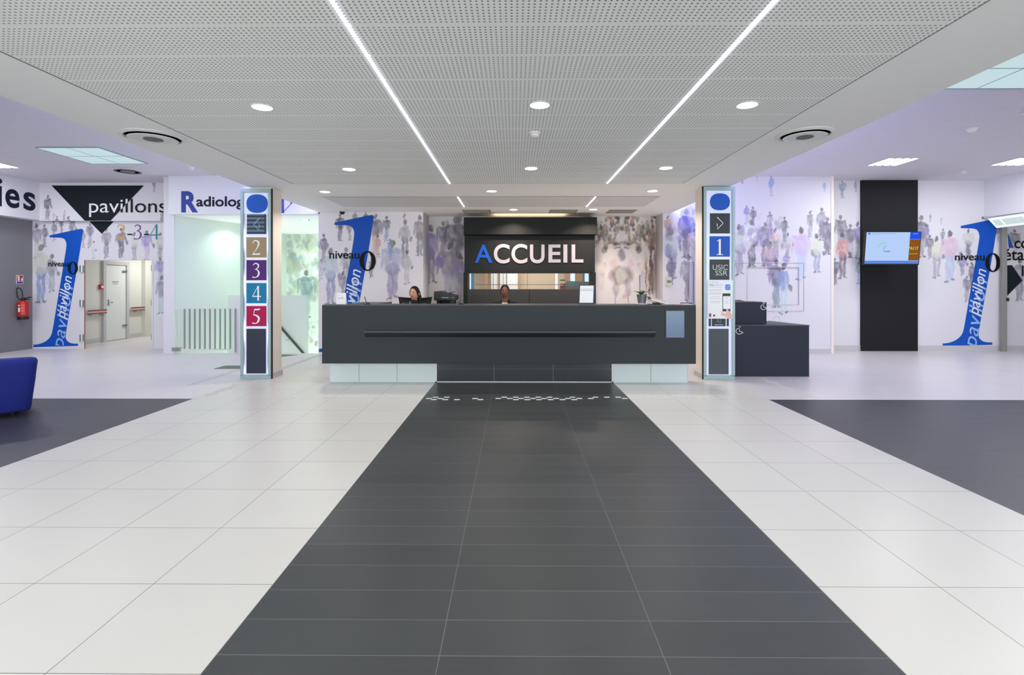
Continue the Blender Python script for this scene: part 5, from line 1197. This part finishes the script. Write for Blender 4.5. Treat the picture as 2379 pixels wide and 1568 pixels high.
def head_pts(c, sc_=1.0, turn=0.0, grow=1.0, n=36, m=28, hair=False):
    """head surface as rings; local axes: -y is the face"""
    rings = []
    for j in range(m + 1):
        t = -math.pi / 2 + math.pi * j / m; zc = math.sin(t); k = max(math.cos(t), .001); ring = []
        for i in range(n):
            a = 2 * math.pi * i / n; x, y = k * math.cos(a), k * math.sin(a)
            k2 = k ** .86; px, py, pz = x / k * k2 * .078, y / k * k2 * .094, zc * .116
            if zc < 0:
                f = (-zc); px *= 1 - .20 * f ** 1.5; py = py * (1 - .18 * f) - .010 * f
            if y > 0: py *= 1.05
            if not hair and y < 0:
                py -= .022 * math.exp(-((x / .13) ** 2 + ((zc + .17) / .15) ** 2)) + .010 * math.exp(-((x / .09) ** 2 + ((zc + .02) / .18) ** 2))
                for s_ in (-1, 1): py += .009 * math.exp(-(((x - s_ * .36) / .17) ** 2 + ((zc - .03) / .10) ** 2)); py -= .004 * math.exp(-(((x - s_ * .5) / .22) ** 2 + ((zc + .25) / .18) ** 2))
                py -= .006 * math.exp(-((x / .25) ** 2 + ((zc + .47) / .07) ** 2)); py -= .007 * math.exp(-((x / .25) ** 2 + ((zc + .85) / .16) ** 2)); py -= .004 * math.exp(-((x / .5) ** 2 + ((zc - .17) / .06) ** 2))
            px, py, pz = px * sc_ * grow, py * sc_ * grow, pz * sc_ * grow
            ring.append((c[0] + px * math.cos(turn) - py * math.sin(turn), c[1] + px * math.sin(turn) + py * math.cos(turn), c[2] + pz))
        rings.append(ring)
    return rings
def person(x, y, hz_, label, skin, hairc, turn, jacket):
    """seated figure facing the hall; hz_ = head centre height"""
    p = thing('person', label, 'person', (x, y, 0)); seat = hz_ - .72
    zs = hz_ - .175   # shoulder line
    hipz = seat + .10
    torso = [((x, y + .02, hipz - .09), .13, .10), ((x, y + .02, hipz), .165, .12), ((x, y + .03, seat + .25), .125, .095), ((x, y + .02, zs - .15), .15, .11), ((x, y + .015, zs - .06), .155, .09), ((x, y + .012, zs - .01), .13, .07), ((x, y + .01, zs + .025), .075, .058), ((x, y + .005, zs + .05), .052, .054), ((x, y, hz_ - .04), .05, .052)]
    arms, legs_, fingers = [], [], []
    for s_ in (-1, 1):
        arms.append([((x + s_ * .06, y + .01, zs - .015), .05), ((x + s_ * .165, y + .01, zs - .045), .054), ((x + s_ * .20, y, zs - .17), .046), ((x + s_ * .215, y - .05, zs - .30), .041), ((x + s_ * .17, y - .21, zs - .335), .035), ((x + s_ * .13, y - .33, zs - .335), .026), ((x + s_ * .125, y - .385, zs - .34), .027)])
        w_ = Vector((x + s_ * .125, y - .40, zs - .34))
        for k, (dx, L_) in enumerate(((-.030, .062), (-.010, .072), (.010, .068), (.029, .052))):
            fingers.append([(tuple(w_ + Vector((dx * .6, .02, 0))), .010), (tuple(w_ + Vector((dx, -.015, .004))), .0095), (tuple(w_ + Vector((dx * 1.15, -.015 - L_ * .55, .0))), .0088), (tuple(w_ + Vector((dx * 1.2, -.012 - L_, -.018))), .0078)])
        fingers.append([(tuple(w_ + Vector((-s_ * .01, .03, 0))), .012), (tuple(w_ + Vector((-s_ * .038, .0, -.004))), .010), (tuple(w_ + Vector((-s_ * .048, -.035, -.008))), .0085)])
        legs_.append([((x + s_ * .085, y + .0, seat + .085), .09), ((x + s_ * .10, y - .22, seat + .085), .078), ((x + s_ * .105, y - .40, seat + .075), .06), ((x + s_ * .10, y - .42, seat + .01), .055), ((x + s_ * .10, y - .40, max(.28, seat - .22)), .046), ((x + s_ * .10, y - .40, max(.06, seat - .43)), .034), ((x + s_ * .10, y - .52, max(.045, seat - .46)), .03)])
    b_ = add_body(MB(), torso, arms + legs_ + fingers); bm = b_.bm
    hc = (x, y - .015, hz_)
    h = MB(); h.rings(head_pts(hc, 1, turn))
    for s_ in (-1, 1):
        ex_, ey_ = s_ * .078, .01; h.ell((hc[0] + ex_ * math.cos(turn) - ey_ * math.sin(turn), hc[1] + ex_ * math.sin(turn) + ey_ * math.cos(turn), hz_ - .012), (.012, .018, .03), 12, 8, turn)
    bmesh.ops.recalc_face_normals(h.bm, faces=h.bm.faces[:]); hm = bpy.data.meshes.new('h'); h.bm.to_mesh(hm); bm.from_mesh(hm)
    me = remesh(bm, .0065, 3)
    me.transform(Matrix.Translation(-Vector(p.location)))
    me.materials.clear(); me.materials.append(skin)
    for f in me.polygons: f.use_smooth = True; f.material_index = 0
    body = bpy.data.objects.new('body', me); C.objects.link(body); body.parent = p
    def hl(lx, ly, lz): return (hc[0] + lx * math.cos(turn) - ly * math.sin(turn), hc[1] + lx * math.sin(turn) + ly * math.cos(turn), hc[2] + lz)
    dark = mat('dark_eye', (30, 20, 18), .3); wh = mat('eye_white', (206, 200, 196), .4)
    for s_ in (-1, 1):
        t = MB(p.location); t.ell(hl(s_ * .027, -.078, .006), (.0135, .006, .0058), 12, 8, turn); o = t.build('eye', wh, p, smooth=True)
        t = MB(p.location); t.ell(hl(s_ * .027, -.0835, .006), (.0058, .003, .0056), 10, 8, turn); q = t.build('iris', dark, p, smooth=True); q.parent = o; q.location = (0, 0, 0)
        t = MB(p.location); t.tube([hl(s_ * .012, -.089, .024), hl(s_ * .028, -.087, .030), hl(s_ * .045, -.076, .023)], [.0018, .003, .0015], 6); t.build('eyebrow', hairc, p)
        t = MB(p.location); t.tube([hl(s_ * .012, -.084, .009), hl(s_ * .028, -.0855, .0135), hl(s_ * .043, -.076, .006)], .0016, 6); t.build('eyelash', dark, p)
    t = MB(p.location); t.tube([hl(-.026, -.078, -.052), hl(-.012, -.093, -.0555), hl(0, -.096, -.0555), hl(.012, -.093, -.0555), hl(.026, -.078, -.052)], [.001, .0042, .0045, .0042, .001], 8); t.build('lips', mat('lips_' + hairc.name, (150, 62, 58) if jacket == 'turtle' else (120, 60, 56), .4), p, smooth=True)
    # hair
    t = MB(p.location); R_ = head_pts(hc, 1, turn, 1.075 if jacket == 'turtle' else 1.05, 96, 72, True); t.rings(R_)
    kill = []
    for v in t.bm.verts:
        w_ = v.co + t.off - Vector(hc); lx = w_.x * math.cos(turn) + w_.y * math.sin(turn); ly = -w_.x * math.sin(turn) + w_.y * math.cos(turn); lz = w_.z
        front = ly < -.005 and (lx / .073) ** 2 + ((lz + .037) / .124) ** 2 < 1
        if front or lz < -.075 or (ly < .005 and lz < -.045): kill.append(v)
    bmesh.ops.delete(t.bm, geom=kill, context='VERTS')
    t.build('hair', hairc, p, smooth='all')
    if jacket == 'turtle':
        t = MB(p.location)
        t.tube([hl(.055, .03, .03), hl(.075, .035, -.06), hl(.088, .02, -.15), hl(.095, -.03, -.24), hl(.09, -.06, -.31)], [.03, .034, .03, .024, .01], 10)
        t.tube([hl(-.055, .04, .03), hl(-.074, .045, -.06), hl(-.07, .06, -.13), hl(-.06, .07, -.2)], [.025, .024, .02, .01], 10)
        t.build('long_hair', hairc, p, smooth='all')
        t = MB(p.location); t.ell(hl(.078, -.012, -.012), (.006, .008, .009), 8, 6); t.build('earphone', M['white_vinyl'], p)
        t = MB(p.location); t.tube([hl(-.075, -.02, -.13), hl(-.05, -.07, -.17), hl(-.035, -.1, -.22), hl(-.05, -.1, -.3)], .003, 6); t.build('earphone_cable', M['white_vinyl'], p)
    else:
        t = MB(p.location); t.ell(hl(0, .115, .03), (.045, .04, .045), 16, 10); t.build('hair_bun', hairc, p, smooth=True)
        for s_ in (-1, 1):
            t = MB(p.location); t.ell(hl(s_ * .082, .0, -.045), (.005, .005, .007), 8, 6); t.build('earring', M['chrome'], p)
    # clothes
    def shell(add_r, tor, lim, cut, name, m_, vox=.010):
        me2 = remesh(add_body(MB(), tor, lim, add_r).bm, vox, 3)
        b3 = bmesh.new(); b3.from_mesh(me2); bmesh.ops.delete(b3, geom=[v for v in b3.verts if cut(v.co)], context='VERTS')
        bmesh.ops.translate(b3, verts=b3.verts, vec=-Vector(p.location)); b3.to_mesh(me2); me2.materials.clear(); me2.materials.append(m_)
        for f in me2.polygons: f.use_smooth = True; f.material_index = 0
        o = bpy.data.objects.new(name, me2); C.objects.link(o); o.parent = p; return o
    sl = [a[:6] for a in arms]
    blk = mat('black_cloth_' + jacket, (22, 22, 24), .85, bump=.1, scale=120)
    shell(.010, torso[:3], legs_, lambda c: c.z > seat + .22, 'trousers', blk)
    if jacket == 'turtle':
        shell(.010, torso, sl, lambda c: c.z > hz_ - .108 or (c.z < zs - .3 and c.y < y - .335), 'sweater', blk)
        t = MB(p.location); t.tube([(x - .05, y - .065, zs + .02), (x - .025, y - .098, zs - .015), (x + .01, y - .10, zs - .02), (x + .045, y - .08, zs + .005)], .003, 6); t.build('necklace', M['chrome'], p)
    else:
        shell(.005, torso[:6], [], lambda c: c.z > zs - .012 + abs(c.x - x) * .4, 'blouse', mat('white_blouse', (232, 232, 236), .7))
        shell(.014, torso[:-1], sl, lambda c: (c.y < y - .0 and abs(c.x - x) < .045 + (c.z - zs) * .18 and c.z > zs - .25) or c.z > zs + .048 or (c.z < zs - .3 and c.y < y - .335), 'blazer', blk)
    return p
hair1 = mat('dark_brown_hair', (24, 16, 16), .6, spec=.2); hair2 = mat('black_hair', (12, 10, 10), .6, spec=.2)
sk1 = mat('light_skin', (206, 150, 122), .5, var=.03); sk2 = mat('brown_skin', (120, 76, 56), .45, var=.03)
Y1 = 8.75; person(wx(963.5, Y1), Y1, wz(963, 681.5, Y1), 'woman with dark hair and black turtleneck seated behind the counter on the left', sk1, hair1, -.28, 'turtle')
Y2 = 8.95; person(wx(1173, Y2), Y2, wz(1173, 677, Y2), 'woman with pulled-back black hair and black blazer over a white top behind the counter', sk2, hair2, .0, 'blazer')
def office_chair(x, y, seat, label, wide, top):
    c = thing('office_chair', label, 'chair', (x, y, 0))
    t = MB(c.location); t.box(x - .23, x + .23, y - .32, y + .16, seat - .07, seat - .005); t.build('seat', M['plastic_black'], c, bevel=.03)
    t = MB(c.location); t.cyl((x, y - .05, .08), .03, seat - .16, 14); t.build('gas_column', M['chrome'], c)
    for i in range(5):
        a = 2 * math.pi * i / 5 + .3; t = MB(c.location); t.tube([(x, y - .05, .1), (x + .28 * math.cos(a), y - .05 + .28 * math.sin(a), .07)], .02, 8); l = t.build('leg', M['plastic_black'], c)
        t = MB(c.location); t.cyl((x + .28 * math.cos(a) - .012, y - .05 + .28 * math.sin(a), .028), .027, .024, 12, 'x'); k = t.build('caster', M['plastic_black'], c); k.parent = l; k.location = (0, 0, 0)
    yb_ = y + .24; W2 = wide / 2; fr2 = []
    n_ = 12; zb_ = seat + .12
    def bp_(u, v): return (x + u * W2 * (.72 + .28 * v), yb_ - .10 * u * u, zb_ + v * (top - zb_ - .03 * (1 - u * u)))
    t = MB(c.location)
    for i in range(n_):
        u0, u1 = -1 + 2 * i / n_, -1 + 2 * (i + 1) / n_
        for j in range(6):
            v0, v1 = j / 6, (j + 1) / 6
            if wide > .5 and i in (1, 2) and j in (2, 3, 4): continue
            for dd in (0, .012):
                q = [bp_(u0, v0), bp_(u1, v0), bp_(u1, v1), bp_(u0, v1)]; t.quad(*[(a, b + dd, cc) for a, b, cc in q])
    t.build('back_panel', mat('dark_chair_mesh', (40, 40, 42), .8), c)
    t = MB(c.location); t.tube([bp_(-1, 0), bp_(-1, .5), bp_(-1, 1), bp_(-.5, 1), bp_(0, 1), bp_(.5, 1), bp_(1, 1), bp_(1, .5), bp_(1, 0), bp_(0, 0)], .013, 8, closed=True); t.build('back_frame', M['plastic_black'], c, smooth=True)
    t = MB(c.location); t.tube([(x, y + .1, seat - .05), (x, y + .26, seat - .02), (x, yb_ + .03, zb_ + .1)], .02, 8); t.build('back_support', M['plastic_black'], c)
    for s_ in (-1, 1):
        t = MB(c.location); t.tube([(x + s_ * .25, y - .05, seat - .04), (x + s_ * .31, y - .05, seat + .02), (x + s_ * .31, y - .05, seat + .2)], .014, 8); t.box(x + s_ * .31 - .03, x + s_ * .31 + .03, y - .17, y + .08, seat + .2, seat + .225); t.build('armrest', M['plastic_black'], c)
office_chair(wx(960, Y1), Y1 + .03, wz(963, 681.5, Y1) - .73, 'black office chair with a wide curved backrest behind the woman on the left', .56, wz(960, 690, Y1 + .2))
office_chair(wx(1173, Y2), Y2 + .03, wz(1173, 677, Y2) - .73, 'black office chair hidden behind the woman in the blazer', .42, 1.08)
